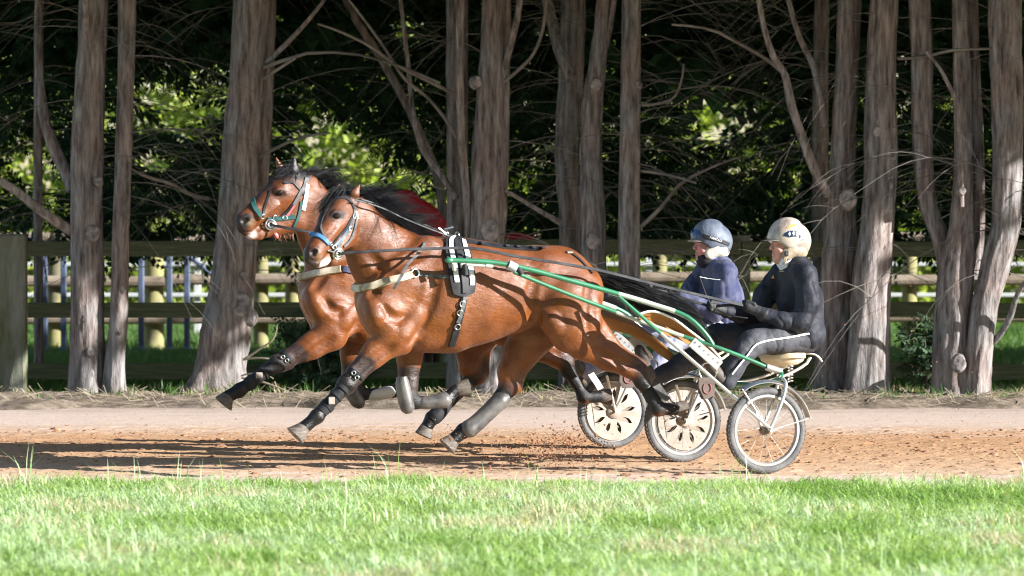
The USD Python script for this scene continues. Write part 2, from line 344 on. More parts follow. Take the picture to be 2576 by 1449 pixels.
trackM = usdkit.material(stage, '/World/Looks/track', {
    't': ('geometry', {}), 'sx': ('separate_xyz', {}), 'm': ('mapping', {'scale': (0.5, 2.2, 1)}), 'n': ('noise_texture', {'scale': 1.6, 'detail': 7.0, 'roughness': 0.7}),
    'ad': ('math', {'math_type': 'multiply_add', 'value2': 5.0, 'value3': -2.5}), 'sum': ('math', {'math_type': 'add'}), 'mr': ('map_range', {'from_min': -3.0, 'from_max': 9.0, 'to_min': 0.0, 'to_max': 1.0, 'clamp': True}),
    'r': ('rgb_ramp', {'ramp': [(0.0, (0.52, 0.42, 0.35)), (0.09, (0.52, 0.41, 0.34)), (0.14, (0.47, 0.33, 0.225)), (0.3, (0.43, 0.27, 0.155)), (0.52, (0.39, 0.225, 0.12)), (0.62, (0.44, 0.31, 0.22)), (0.72, (0.49, 0.385, 0.32)), (0.86, (0.46, 0.37, 0.315)), (1.0, (0.30, 0.235, 0.19))]}),
    'g': ('noise_texture', {'scale': 30.0, 'detail': 6.0, 'roughness': 0.75}), 'gr': ('rgb_ramp', {'ramp': [(0.32, (0.42, 0.37, 0.34)), (0.46, (0.95, 0.94, 0.93)), (0.75, (1.15, 1.15, 1.15))]}), 'mx': ('mix', {'mix_type': 'multiply', 'fac': 1.0}),
    'b': ('bump', {'strength': 0.35, 'distance': 0.01}), 'p': ('principled_bsdf', {'roughness': 0.95, 'specular_ior_level': 0.1})},
    [('t.position', 'sx.vector'), ('t.position', 'm.vector'), ('m.vector', 'n.vector'), ('n.fac', 'ad.value1'), ('ad.value', 'sum.value1'), ('sx.y', 'sum.value2'), ('sum.value', 'mr.value'), ('mr.result', 'r.fac'),
     ('t.position', 'g.vector'), ('g.fac', 'gr.fac'), ('r.color', 'mx.color1'), ('gr.color', 'mx.color2'), ('mx.color', 'p.base_color'), ('g.fac', 'b.height'), ('b.normal', 'p.normal')], surface='p.BSDF')

# ================= ground, track, verge
rng = np.random.default_rng(11)
def grid(x0, x1, y0, y1, dx, dy, zf):
    x = np.arange(x0, x1 + dx / 2, dx); y = np.arange(y0, y1 + dy / 2, dy); X, Y = np.meshgrid(x, y, indexing='ij')
    V = np.stack([X, Y, zf(X, Y)], -1).reshape(-1, 3); n, m = X.shape
    i, j = np.meshgrid(np.arange(n - 1), np.arange(m - 1), indexing='ij')
    return V, np.stack([i * m + j, (i + 1) * m + j, (i + 1) * m + j + 1, i * m + j + 1], -1).reshape(-1, 4)
obj('ground', grid(-300, 300, -60, 600, 60, 60, lambda x, y: 0 * x - 0.05), soilM, kind='structure', smooth=True)
def p3(X, Y, a, b, c=0): return np.stack([X * a, Y * b, 0 * X + c], -1)
TRACK_NEAR, TRACK_FAR = -2.15, 8.35
def track_z(X, Y):
    K = 0.45
    loose = np.clip((Y + 2.2) * 2, 0, 1) * np.clip((5.0 + meshkit.noise(p3(X, Y, 1, 1, 3), 4) - Y) * 1.5, 0.35, 1)
    z = (meshkit.fbm(p3(X, Y, 6, 11), 3, 1) - 0.5) * 0.035 + (meshkit.fbm(p3(X, Y, 0.35, 4.5), 2, 2) - 0.5) * 0.03
    lump = np.maximum(meshkit.noise(p3(X, Y, 14, 16), 7) - 0.70, 0) * 0.12
    return (z * K * .9 + lump * .32) * loose
obj('dirt_track', grid(-8, 8, TRACK_NEAR - 0.35, TRACK_FAR + 0.9, 0.035, 0.03, track_z), trackM, kind='structure', smooth=True)
def verge_z(X, Y):
    s = np.clip((Y - TRACK_FAR - .1 + 1.5 * (meshkit.fbm(p3(X, Y, .9, .3), 3, 15) - .42)) / 0.5, 0, 1) * np.clip((11.3 - Y) / 1.2, 0, 1)
    return -0.03 + s * (0.05 + 0.09 * meshkit.fbm(p3(X, Y, 2.5, 4), 4, 5))
obj('verge', grid(-8, 8, TRACK_FAR - 1.0, 11.4, 0.05, 0.05, verge_z), litM, kind='structure', smooth=True)

# ---- grass
def tuft(rng, n=22, h=(0.05, 0.12), spread=0.06, lean=0.35, w=0.0035):
    vs, fs = [], []
    for k in range(n):
        L = rng.uniform(*h); a = rng.uniform(0, 2 * PI); d = np.array([math.cos(a), math.sin(a), 0]); s = np.array([-d[1], d[0], 0]) * w * rng.uniform(.7, 1.3)
        b = np.array([*rng.normal(0, spread, 2), 0]); q = rng.uniform(0.1, 1) * lean * L * 2
        p1 = b + [0, 0, L * .55] + d * q * .3; p2 = b + [0, 0, L * (1 - .25 * lean)] + d * q
        c = len(vs); vs += [b - s, b + s, p1 - s * .8, p1 + s * .8, p2]; fs += [[c, c + 1, c + 3], [c, c + 3, c + 2], [c + 2, c + 3, c + 4]]
    return np.array(vs), np.array(fs)
tufts = [tuft(rng, 20, (.04, .13), .07, .75, .0042) for _ in range(4)]
drytuft = tuft(rng, 14, (0.05, 0.13), 0.05, 0.7, 0.003)
stalk = tuft(rng, 3, (0.16, 0.28), 0.02, 0.45, 0.0035)
g2 = leafM('grass_blade_pale', (0.30, 0.43, 0.20), (0.52, 0.63, 0.42), scale=3, trans=0.4, rough=0.45, spec=0.4); g3 = leafM('grass_blade_deep', (0.14, 0.26, 0.055), (0.29, 0.43, 0.13), scale=3, trans=0.4, rough=0.45, spec=0.4)
N = 17000
P = np.stack([rng.uniform(-4.4, 4.4, N), rng.uniform(-12.5, TRACK_NEAR + 0.1, N), np.full(N, -0.04)], 1)
edge = TRACK_NEAR - 0.06 + 0.22 * (meshkit.fbm(p3(P[:, 0], P[:, 1], 1.6, 0), 3, 9) - .5) * 2
P = P[P[:, 1] < edge - rng.exponential(0.06, N)]
N = len(P); ht = 0.5 + .7 * meshkit.fbm(p3(P[:, 0], P[:, 1], 1.4, .9), 3, 12) + rng.gamma(1.5, .09, N); ht = np.clip(ht, .4, 1.4)
S = np.stack([np.ones(N), np.ones(N), ht], 1) * rng.uniform(.75, 1.25, N)[:, None]
f = meshkit.fbm(p3(P[:, 0], P[:, 1], 1.5, .8, 5), 3, 21) + rng.normal(0, .09, N)
idx = rng.integers(0, 2, N); idx[f > .53] = 2; idx[f < .33] = 3; idx[f > .74] = 4; idx[rng.random(N) < .01] = 4; idx[rng.random(N) < np.where(P[:, 1] > TRACK_NEAR - .8, .05, .012)] = 5
instancer('grass', tufts + [drytuft, stalk], [grassM, grassM, g2, g3, dryM, g2], P, yaw_quats(rng.uniform(0, 6.28, N)), S, idx, label='bright green blurred grass filling the foreground below the track', cat='grass', kind='stuff')
N = 9000
P = np.stack([rng.uniform(-9.5, 9.5, N), rng.uniform(11.2, 36, N), np.full(N, -0.05)], 1)
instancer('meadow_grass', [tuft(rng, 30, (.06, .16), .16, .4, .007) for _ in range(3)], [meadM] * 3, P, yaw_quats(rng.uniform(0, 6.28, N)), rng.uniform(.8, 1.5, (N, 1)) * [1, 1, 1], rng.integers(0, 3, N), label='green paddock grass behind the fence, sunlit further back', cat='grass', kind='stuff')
# verge tufts and litter
N = 620
P = np.stack([rng.uniform(-6, 6, N), rng.uniform(8.9, 11.2, N), np.full(N, 0.02)], 1)
dens = 0.15 + 0.85 * np.clip((P[:, 0] - 2.6) / 1.2, 0, 1) + .5 * np.exp(-((P[:, 0] + 2.9) / .6) ** 2)
k = rng.random(N) < dens; P = P[k]; N = len(P)
instancer('verge_grass', [tuft(rng, 16, (.05, .16), .05, .5, .004), drytuft], [meadM, dryM], P, yaw_quats(rng.uniform(0, 6.28, N)), rng.uniform(.7, 1.3, (N, 1)) * [1, 1, 1], (rng.random(N) < .45).astype(int), label='ragged tufts of green and dry grass along the far edge of the track', cat='grass', kind='stuff')
N = 950; t = np.linspace(-.5, .5, 4); vs = []
x = rng.uniform(-6.2, 6.2, N); y = TRACK_FAR + rng.gamma(2, .35, N); z = verge_z(x, y) + .012
ang = rng.normal(0, .5, N); L = rng.gamma(2, .07, N) + .04
ms = [tube(np.stack([x[i] + t * L[i] * math.cos(ang[i]), y[i] + t * L[i] * math.sin(ang[i]), z[i] + rng.uniform(0, .03) + .02 * rng.normal() * t * 4], 1), rng.uniform(.0018, .004), 3, cap=False) for i in range(N)]
obj('straw_litter', cat(ms), strawM, smooth=False, label='dry straw and broken twigs scattered along the verge under the trees', cat='litter', kind='stuff')
def clod(seed):
    m = trimesh.creation.icosphere(1, 1.0); v = m.vertices * (0.65 + 0.7 * meshkit.noise(m.vertices * 1.7 + seed * 7.3, seed)[:, None]); return v * [1, 1, .75], np.asarray(m.faces)
clodM = M('dirt_clod', (0.17, 0.08, 0.042), (0.36, 0.21, 0.13), scale=9, rough=0.95, spec=0.1, world=True)
N = 8000
P = np.stack([rng.uniform(-5, 5, N), rng.normal(1.9, 2.0, N), np.zeros(N)], 1); P = P[(P[:, 1] > TRACK_NEAR) & (P[:, 1] < TRACK_FAR)]; N = len(P)
P[:, 2] = track_z(P[:, 0], P[:, 1])
sz = 0.003 + rng.gamma(1.1, 0.0036, N); sz[P[:, 1] > 4.6] *= .45
instancer('dirt_clods', [clod(k) for k in range(4)], [clodM] * 4, P, yaw_quats(rng.uniform(0, 6.28, N)), sz[:, None] * [1.4, 1.4, .8], rng.integers(0, 4, N), label='loose crumbs and clods of reddish dirt lying on the track', cat='dirt', kind='stuff')

# ================= trees
def trunk_mesh(pts, seed, sides=44, flare=True, rough=1.0):
    """pts: rows x y z radius, bottom to top"""
    pts = np.asarray(pts, float); zt = pts[-1, 2]
    n = int(np.clip((min(zt, 4.4) - pts[0, 2]) / 0.045, 6, 110)) + int(max(0, zt - 4.4) / .3)
    Q = spline(pts, max(n * 1, 8)); C, r = Q[:, :3], Q[:, 3]
    T, A, B = frames(C); g = np.arange(sides) * 2 * PI / sides
    z = C[:, 2:3]; G = np.broadcast_to(g, (len(C), sides))
    cg, sg = np.cos(G), np.sin(G); Z = np.broadcast_to(z, G.shape)
    lob = meshkit.fbm(np.stack([cg * 1.1, sg * 1.1, Z * .35], -1), 2, seed) - .5
    ridge = meshkit.fbm(np.stack([cg * 5.5, sg * 5.5, Z * 1.6], -1), 3, seed + 5) - .5
    plate = meshkit.fbm(np.stack([cg * 11, sg * 11, Z * 5], -1), 2, seed + 9) - .5
    k = 1 + rough * (0.40 * lob + 0.26 * ridge + 0.16 * plate)
    if flare:
        f = np.exp(-np.maximum(Z - pts[0, 2], 0) / .22); k = k * (1 + f * (0.28 + 0.9 * np.maximum(lob, -.15) + .5 * ridge))
    V = C[:, None] + (r[:, None] * k)[..., None] * (cg[..., None] * A[:, None] + sg[..., None] * B[:, None])
    m = len(C); V = np.vstack([V.reshape(-1, 3), C[-1:]])
    i, j = np.meshgrid(np.arange(m - 1), np.arange(sides), indexing='ij'); j2 = (j + 1) % sides
    q = np.stack([i * sides + j, i * sides + j2, (i + 1) * sides + j2, (i + 1) * sides + j], -1).reshape(-1, 4)
    j = np.arange(sides); b = (m - 1) * sides
    return V, np.vstack([q[:, [0, 1, 2]], q[:, [0, 2, 3]], np.stack([b + j, b + (j + 1) % sides, 0 * j + m * sides], 1)])
def stem_pts(px, depth, top=6.5, ground=True):
    out = []
    for u, v, w in px:
        p = at(u, v, depth); out.append([*p, w / 2 * depth / FPX])
    out = np.array(out)
    if ground and out[0, 2] > -0.06: out = np.vstack([[out[0, 0], out[0, 1], -0.08, out[0, 3]], out[out[:, 2] > 0.02]])
    if top and out[-1, 2] < top:
        d = out[-1, :3] - out[-2, :3]; d /= d[2]; d[:2] = np.clip(d[:2], -.25, .25)
        e = out[-1, :3] + d * (top - out[-1, 2]); out = np.vstack([out, [*e, out[-1, 3] * .5]])
    return out
def needle_spray(rng, L=0.5, n=11, w=0.05):
    """one drooping conifer spray: twiglets in a plane, each a thin pair of blades"""
    vs, fs = [], []
    for i in range(n):
        t = (i + .5) / n; side = 1 if i % 2 else -1
        b = np.array([t * L, 0, -0.30 * L * t * t]); ln = L * (0.55 - .42 * t) * rng.uniform(.7, 1.2)
        d = np.array([.62, side * .6, -.35 + rng.normal(0, .15)]); d /= np.linalg.norm(d); s = np.cross(d, [0, 0, 1.0]); s /= np.linalg.norm(s); s = s * w * rng.uniform(.6, 1.2)
        tip = b + d * ln; mid = b + d * ln * .45
        c = len(vs); vs += [b, mid - s, mid + s, tip + [0, 0, -.1 * ln]]; fs += [[c, c + 1, c + 2], [c + 1, c + 3, c + 2]]
    return np.array(vs), np.array(fs)
def crown_mesh(rng, c, rad, n, size=(1.0, 1.7), flat=0.55):
    protos = [needle_spray(rng, 1.0, 9, 0.13) for _ in range(3)]
    u = rng.normal(0, 1, (n, 3)); u /= np.linalg.norm(u, axis=1, keepdims=True); r = rng.random(n) ** (1 / 2.2)
    P = np.asarray(c) + u * r[:, None] * np.asarray(rad)
    P[:, 2] = np.maximum(P[:, 2], 5.4 + rng.uniform(-.1, .4, n))
    R = rots(rng, n, .35); a = np.arctan2(u[:, 1], u[:, 0]) + rng.normal(0, .5, n)
    R[:, :, :] = rots(rng, n, .3); 
    return scatter(protos, rng.integers(0, 3, n), P, R, rng.uniform(*size, n))
def twig_mesh(rng, stems, n, z0=1.2, z1=4.4, side=0, length=(.5, 1.9)):
    ms = []
    for k in range(n):
        Q = stems[rng.integers(len(stems))]; z = rng.uniform(z0, z1)
        x = np.interp(z, Q[:, 2], Q[:, 0]); y = np.interp(z, Q[:, 2], Q[:, 1]); r = np.interp(z, Q[:, 2], Q[:, 3])
        sx = side if side and rng.random() < .8 else rng.choice([-1, 1]); a = rng.uniform(-1.0, .7)
        d = np.array([sx * math.cos(a), math.sin(a) * .8, 0]); L = rng.uniform(*length); up = rng.uniform(-.05, .55); dr = rng.uniform(.25, .9)
        t = np.linspace(0, 1, 9)
        C = np.array([x, y, z]) + d * (r * .6 + t * L)[:, None]; C[:, 2] += L * (up * t - dr * t ** 2); C += rng.normal(0, .008, C.shape) * t[:, None]
        r0 = rng.uniform(.002, .0048) * (0.6 + .4 * L); ms.append(tube(C, r0 * (1 - .75 * t), 4, cap=False))
        for q in range(rng.integers(2, 6)):
            i = rng.integers(2, 8); dd = d + np.array([0, rng.normal(0, .5), rng.normal(-.1, .45)]); l2 = L * rng.uniform(.15, .45); tt = np.linspace(0, 1, 5)
            D = C[i] + dd * (tt * l2)[:, None]; D[:, 2] -= l2 * rng.uniform(.1, .7) * tt ** 2
            ms.append(tube(D, r0 * .5 * (1 - .7 * tt), 3, cap=False))
    return cat(ms)
def knot(parent, u, v, depth, R, thick=.018):
    R = R * .8
    """a sawn branch scar standing off the camera side of a trunk"""
    c = at(u, v, depth); ax = np.array([rng.normal(0, .25), -1, .1])
    prof = [(0, thick * .7), (R * .5, thick * .72), (R * .66, thick * .6), (R * .85, thick * .75), (R, thick * .55), (R * 1.15, 0), (R * 1.35, -.08)]
    vv, ff = lathe(c, ax, prof, 20); vv = vv + (meshkit.fbm(vv * 14, 2, 3)[:, None] - .5) * .025; vv = (vv - c) * [1, 1, 1.25] + c
    obj('knot', (vv, ff), knotM, parent, smooth=50)
def tree(name, label, depth, stems, limbs=(), twigs=26, crown=(0, 4.2), knots=(), tside=0, group=None, cz=6.9, sides=44, rough=1.0):
    base = stem_pts(stems[0][0], depth + stems[0][1])[0]
    t = thing(name, label, 'tree', group=group)
    Q = []
    for px, dd, top, gr in [(s + (6.5, True))[:4] if len(s) == 2 else s for s in stems]:
        q = stem_pts(px, depth + dd, top, gr); Q.append(q)
        obj('trunk', trunk_mesh(q, abs(hash_(px[0][0])) % 97, sides, gr, rough), bark, t, smooth=50)
    for px, dd in limbs:
        q = np.array([[*at(u, v, depth + dd * i / max(1, len(px) - 1)), w / 2 * depth / FPX] for i, (u, v, w) in enumerate(px)])
        obj('branch', trunk_mesh(q, 3, 12, False, .5), bark if px[0][2] > 12 else twigM, t, smooth=50)
    for kn in knots: knot(t, kn[0], kn[1], depth - kn[3], kn[2] * depth / FPX)
    if twigs: obj('twigs', twig_mesh(rng, Q, twigs, side=tside), twigM, t, smooth=False, kind='stuff')
    if crown:
        b = Q[0]; cx = np.interp(4.0, b[:, 2], b[:, 0]) + crown[0]
        obj('crown', crown_mesh(rng, (cx, b[0, 1] - .6, cz), (2.4, crown[1] - .3, 3.6), 600), darkleaf, t, smooth=False)
    return t
def hash_(x): return int(x * 7 + 3)
G = 'conifers in the front row along the track'
tree('conifer_tree', 'forked conifer between mossy end post and thinner trunk, low bare limb on its left', 40.6,
     [([(217, 1000, 92), (217, 850, 90), (219, 700, 88), (217, 560, 84), (218, 400, 80), (224, 250, 74), (232, 100, 70), (236, 0, 68)], 0)],
     [([(185, 480, 34), (165, 430, 32), (135, 370, 30), (110, 290, 26), (100, 200, 22), (96, 100, 18), (98, -40, 14)], .3),
      ([(180, 580, 30), (140, 556, 26), (90, 520, 24), (40, 480, 22), (-40, 435, 20)], -.3), ([(215, 130, 20), (216, 60, 18), (213, -30, 16)], -.3)], 34, (0, 4.3), [(232, 585, 17, .17), (228, 885, 12, .17), (228, 940, 10, .17), (243, 455, 10, .16)], group=G)
tree('conifer_tree', 'slender straight conifer trunk close against the forked one near the left edge', 40.5,
     [([(285, 1000, 56), (288, 920, 46), (300, 780, 44), (303, 600, 44), (310, 400, 45), (316, 200, 45), (320, 0, 47)], 0)], [([(280, 880, 10), (292, 850, 9), (303, 835, 8)], -.1)], 26, (0, 4.2), [(308, 730, 8, .08)], tside=1, group=G, rough=.6)
tree('conifer_tree', 'thick leaning conifer with two sawn branch scars, behind the muzzle of the farther horse', 41.0,
     [([(540, 1000, 132), (552, 930, 116), (570, 800, 112), (588, 650, 100), (598, 500, 100), (605, 350, 96), (617, 200, 92), (632, 0, 90)], 0), ([(640, 560, 40), (655, 380, 44), (662, 180, 46), (668, 0, 46)], .35, 6.5, False)],
     [([(665, 160, 16), (700, 130, 14), (740, 90, 12), (780, 45, 10), (830, -20, 8)], -.4), ([(660, 200, 9), (690, 180, 8), (745, 145, 7)], -.3),
      ([(525, 500, 12), (480, 490, 10), (430, 462, 9), (370, 445, 8), (330, 425, 6)], -.5), ([(650, 175, 10), (720, 150, 9), (800, 130, 8), (900, 137, 7), (1000, 165, 7), (1100, 205, 6)], -.8),
      ([(652, 395, 10), (700, 370, 8), (760, 345, 7), (830, 335, 5)], -.6)],
     44, (0, 4.4), [(605, 765, 26, .17), (628, 797, 17, .12), (604, 560, 16, .17), (606, 210, 15, .15), (612, 690, 8, .2)], group=G)
tree('conifer_tree', 'pair of pale conifer stems fused at the foot, hollow scar above the nearer horse back', 40.7,
     [([(1222, 1010, 84), (1226, 900, 70), (1222, 700, 82), (1220, 560, 84), (1222, 400, 76), (1228, 250, 66), (1236, 100, 58), (1240, 0, 56)], 0), ([(1244, 640, 44), (1252, 500, 46), (1256, 350, 46), (1258, 180, 44), (1262, 0, 40)], .12, 6.5, False),
      ([(1150, 1000, 46), (1150, 700, 50), (1150, 400, 52), (1150, 200, 54), (1150, 0, 52)], .6)],
     [([(1178, 600, 18), (1172, 480, 20), (1160, 330, 20), (1156, 150, 20), (1160, -30, 18)], -.35), ([(1262, 200, 18), (1285, 110, 18), (1300, 50, 16), (1312, -40, 14)], -.3),
      ([(1268, 205, 9), (1300, 180, 9), (1345, 130, 8), (1368, 60, 8), (1375, -20, 7)], -.4), ([(1148, 500, 16), (1110, 440, 16), (1060, 370, 14), (1040, 290, 13), (1025, 150, 11), (1005, -20, 10)], .3),
      ([(1150, 240, 9), (1080, 205, 9), (1000, 165, 8), (920, 110, 7), (800, 60, 6)], -.6), ([(1150, 350, 9), (1080, 250, 8), (1020, 200, 8), (960, 110, 7), (870, -10, 6)], -.4)],
     46, (0, 4.2), [(1232, 580, 24, .16), (1202, 205, 13, .13)], group=G)
tree('conifer_tree', 'twisted flaking conifer with a dark older trunk behind it, above the horse croup', 40.9,
     [([(1490, 1010, 74), (1490, 700, 70), (1492, 560, 66), (1488, 400, 54), (1492, 280, 52), (1505, 160, 44), (1518, 50, 38), (1522, -20, 36)], 0), ([(1436, 1000, 56), (1436, 640, 52), (1430, 400, 56), (1440, 200, 60), (1444, 0, 56)], .7)],
     [([(1525, 120, 14), (1535, 70, 14), (1545, 0, 14)], -.1), ([(1440, 200, 30), (1405, 120, 30), (1390, 60, 28), (1370, -20, 26)], .5), ([(1410, 560, 16), (1340, 520, 12), (1270, 478, 9)], -.2)],
     40, (0, 4.2), [(1500, 212, 15, .12), (1490, 605, 18, .16)], group=G, rough=1.5)
tree('conifer_tree', 'smooth upright conifer trunk alone left of the two helmets', 40.7,
     [([(1584, 1000, 60), (1584, 800, 54), (1584, 600, 54), (1586, 400, 52), (1588, 200, 50), (1590, 0, 48)], 0)],
     [([(1612, 570, 12), (1660, 525, 10), (1715, 460, 9), (1770, 430, 7), (1860, 395, 5)], -.5), ([(1612, 430, 8), (1680, 440, 7), (1750, 460, 6)], -.6), ([(1612, 265, 7), (1690, 250, 7), (1720, 160, 5)], -.4)],
     52, (0, 4.2), [(1606, 212, 8, .1)], tside=1, group=G, rough=.6)
tree('conifer_tree', 'twin conifer trunks right behind the driver in the pale helmet, long bare fork reaching left', 39.9,
     [([(2172, 1012, 110), (2180, 900, 104), (2192, 700, 92), (2208, 560, 84), (2218, 400, 84), (2218, 200, 76), (2226, 0, 72)], 0), ([(2092, 1006, 86), (2098, 850, 84), (2106, 700, 82), (2114, 560, 76), (2118, 400, 64), (2128, 200, 62), (2136, 0, 60)], .25)],
     [([(2085, 490, 24), (2050, 430, 24), (2020, 350, 22), (1990, 260, 22), (1975, 190, 18), (1945, 140, 16), (1920, 60, 14), (1905, -30, 13)], -.5), ([(1973, 185, 12), (1930, 150, 9), (1860, 110, 8), (1780, 72, 7), (1690, 62, 5)], -.5),
      ([(2070, 320, 16), (2050, 180, 16), (2010, 90, 14), (1980, -20, 13)], .2), ([(2258, 148, 8), (2330, 142, 8), (2400, 125, 7), (2520, 122, 6)], -.4)],
     46, (0, 4.3), [(2128, 500, 20, .13), (2244, 390, 13, .13), (2238, 470, 10, .13), (2210, 330, 12, .15)], group=G)
tree('conifer_tree', 'many stemmed conifer at the right edge with sunlit ivy flecked fork', 39.6,
     [([(2452, 1020, 70), (2462, 900, 72), (2476, 780, 70), (2508, 660, 74), (2535, 540, 72), (2538, 300, 74), (2530, 100, 78), (2530, 0, 80)], 0), ([(2392, 1010, 90), (2398, 850, 96), (2405, 700, 92), (2420, 560, 60), (2424, 400, 44), (2420, 200, 40), (2415, 0, 38)], .15),
      ([(2395, 760, 60), (2370, 620, 46), (2330, 500, 44), (2320, 350, 50), (2318, 150, 52), (2312, 0, 52)], .3, 6.5, False), ([(2440, 700, 44), (2462, 560, 36), (2460, 350, 34), (2450, 150, 32), (2446, 0, 32)], .3, 6.5, False)],
     [([(2500, 860, 16), (2540, 800, 16), (2560, 740, 13), (2600, 690, 11)], -.5), ([(2418, 520, 16), (2414, 380, 15), (2412, 290, 13), (2380, 200, 10), (2330, 130, 8)], -.2)],
     56, (0, 4.3), [(2412, 912, 18, .2), (2420, 480, 10, .1)], group=G)
# second rank of stems, standing behind
tree('conifer_tree', 'thin dark conifer trunk set back to the left of the twin trunks', 44.0, [([(2066, 930, 40), (2064, 600, 40), (2064, 300, 38), (2066, 0, 34)], 0)], (), 18, None, group=None, sides=20)
tree('conifer_tree', 'dim leaning trunk deep in the shade above the horses\' necks', 44.5, [([(1130, 930, 26), (1110, 500, 26), (1040, 300, 24), (960, 150, 22), (870, 0, 20)], 0)], (), 10, None, sides=20)
tree('conifer_tree', 'thin grey trunk set back beside the forked conifer at far left', 43.5, [([(98, 930, 26), (96, 600, 24), (97, 300, 24), (99, 0, 22)], 0)], (), 14, None, sides=16)
# the row goes on past the right edge of the picture
for i, x in enumerate((6.4, 8.6, 10.9, 13.2, 15.4, 17.8, 20.0, 22.4, -6.3)):
    t = thing('conifer_tree', 'conifer of the front row, beyond the edge of the picture', 'tree', group='conifers of the row outside the view')
    q = np.array([[x, 10.4, -.08, .2], [x + .05, 10.4, 2, .18], [x, 10.4, 8, .1]])
    obj('trunk', trunk_mesh(q, i, 16), bark, t, smooth=50)
    obj('crown', crown_mesh(rng, (x, 9.9, 6.9), (2.4, 4.0, 3.6), 460), darkleaf, t, smooth=False)

# ---- dark conifer curtain behind, with the gaps the light comes through
GAPS = [(26, 130, 40, 40), (43, 440, 45, 60), (100, 450, 50, 50), (143, 499, 30, 45), (60, 590, 60, 25), (182, 295, 20, 25), (269, 304, 25, 35), (369, 252, 30, 40), (434, 290, 70, 55), (499, 295, 50, 55), (486, 217, 20, 25), (377, 416, 40, 30), (434, 564, 40, 25), (460, 43, 22, 20),
        (694, 108, 28, 65), (824, 390, 75, 60), (872, 434, 50, 50), (933, 456, 80, 45), (889, 121, 60, 42), (1045, 87, 30, 25), (1106, 499, 45, 65), (729, 295, 45, 50), (1302, 30, 22, 45), (1345, 65, 28, 40), (1553, 121, 14, 35), (1540, 195, 14, 40), (1292, 434, 28, 35), (1284, 505, 24, 30),
        (1822, 217, 45, 30), (1800, 282, 70, 38), (1757, 334, 52, 40), (1857, 334, 36, 30), (1883, 416, 26, 24), (1635, 447, 18, 18), (1939, 61, 25, 20), (2104, 87, 9, 20), (2017, 273, 16, 18), (1965, 490, 38, 22), (2004, 451, 18, 15), (2091, 386, 10, 30), (2277, 304, 20, 28), (2277, 235, 22, 40), (2277, 586, 28, 16), (2360, 520, 14, 18), (2481, 434, 12, 28),
        (2277, 165, 20, 30), (2368, 150, 14, 35), (2362, 280, 12, 40), (2092, 160, 9, 30), (620, 380, 10, 10)]
def gap(x, z, d=46.0, grow=1.15):
    u = 1288 + x / d * FPX; v = 535 + (1.8 - z) / d * FPX; out = np.zeros(len(x), bool)
    e = meshkit.fbm(np.stack([x * 3, z * 3, 0 * x], -1), 3, 31) * .9 + .78
    for a, b, c, f in GAPS: out |= ((u - a) / c) ** 2 + ((v - b) / f) ** 2 < e * grow
    return out
protos = [needle_spray(rng, 0.36, 13, 0.012) for _ in range(4)]
N = 26000
P = np.stack([rng.uniform(-7.5, 7.5, N), rng.uniform(14.6, 16.6, N), 1.32 + 4.8 * rng.random(N) ** 1.25], 1)
P = P[~gap(P[:, 0], P[:, 2] - .05) & (P[:, 2] > 1.35 + .35 * meshkit.noise(p3(P[:, 0], P[:, 0], 1.5, 0), 3))]; N = len(P)
obj('conifer_foliage', scatter(protos, rng.integers(0, 4, N), P, rots(rng, N, .45), rng.uniform(.5, 1.0, N)), darkleaf, smooth=False, label='dark drooping conifer foliage filling the shade behind the trunks', cat='foliage', kind='stuff')
N = 8000
P = np.stack([rng.uniform(-7.5, 7.5, N), rng.uniform(16.7, 18.2, N), 1.42 + 4.5 * rng.random(N)], 1); P = P[~gap(P[:, 0], P[:, 2] - .15, 47.4, 1.9)]; N = len(P)
obj('conifer_foliage', scatter([needle_spray(rng, .5, 13, .035) for _ in range(3)], rng.integers(0, 3, N), P, rots(rng, N, .5), rng.uniform(.7, 1.1, N)), darkleaf, smooth=False, label='deepest layer of the dark conifer foliage, farthest back', cat='foliage', kind='stuff')
N = 2600
P = np.stack([rng.uniform(-7.5, 24, N), rng.uniform(15, 18, N), rng.uniform(3.6, 6.6, N)], 1)
obj('conifer_foliage', scatter([needle_spray(rng, 1.0, 9, .12)], np.zeros(N, int), P, rots(rng, N, .4), rng.uniform(.8, 1.3, N)), darkleaf, smooth=False, label='high dark conifer boughs above the foliage behind the trunks', cat='foliage', kind='stuff')
# ---- sunlit wood far behind
def leaf_clump(rng, n=16):
    vs, fs = [], []
    for k in range(n):
        c = rng.normal(0, .16, 3); a = rng.normal(0, 1, 3); a /= np.linalg.norm(a); b = np.cross(a, rng.normal(0, 1, 3)); b /= np.linalg.norm(b); q = len(vs); l = rng.uniform(.05, .1)
        vs += [c - a * l, c + b * l * .6, c + a * l, c - b * l * .6]; fs += [[q, q + 1, q + 2], [q, q + 2, q + 3]]
    return np.array(vs), np.array(fs)
N = 8000
P = np.stack([rng.uniform(-12, 16, N), 36 + 7 * rng.random(N), 8.5 * rng.random(N)], 1)
keep = meshkit.fbm(P * [.7, .5, .7], 3, 41) > 0.40 - .25 * np.clip(2 - P[:, 2], 0, 1)
top = 7.2 + 2 * meshkit.noise(p3(P[:, 0], P[:, 0], .4, 0), 8) - 4.6 * np.exp(-((P[:, 0] - 6.4) / 1.0) ** 2)
P = P[keep & (P[:, 2] < top)]; N = len(P)
obj('far_wood', scatter([leaf_clump(rng) for _ in range(4)], rng.integers(0, 4, N), P, rots(rng, N, 1.0), rng.uniform(.9, 1.7, N)), farleaf, smooth=False, label='sunlit yellow green wood far behind, glimpsed through the foliage', cat='wood', kind='stuff')

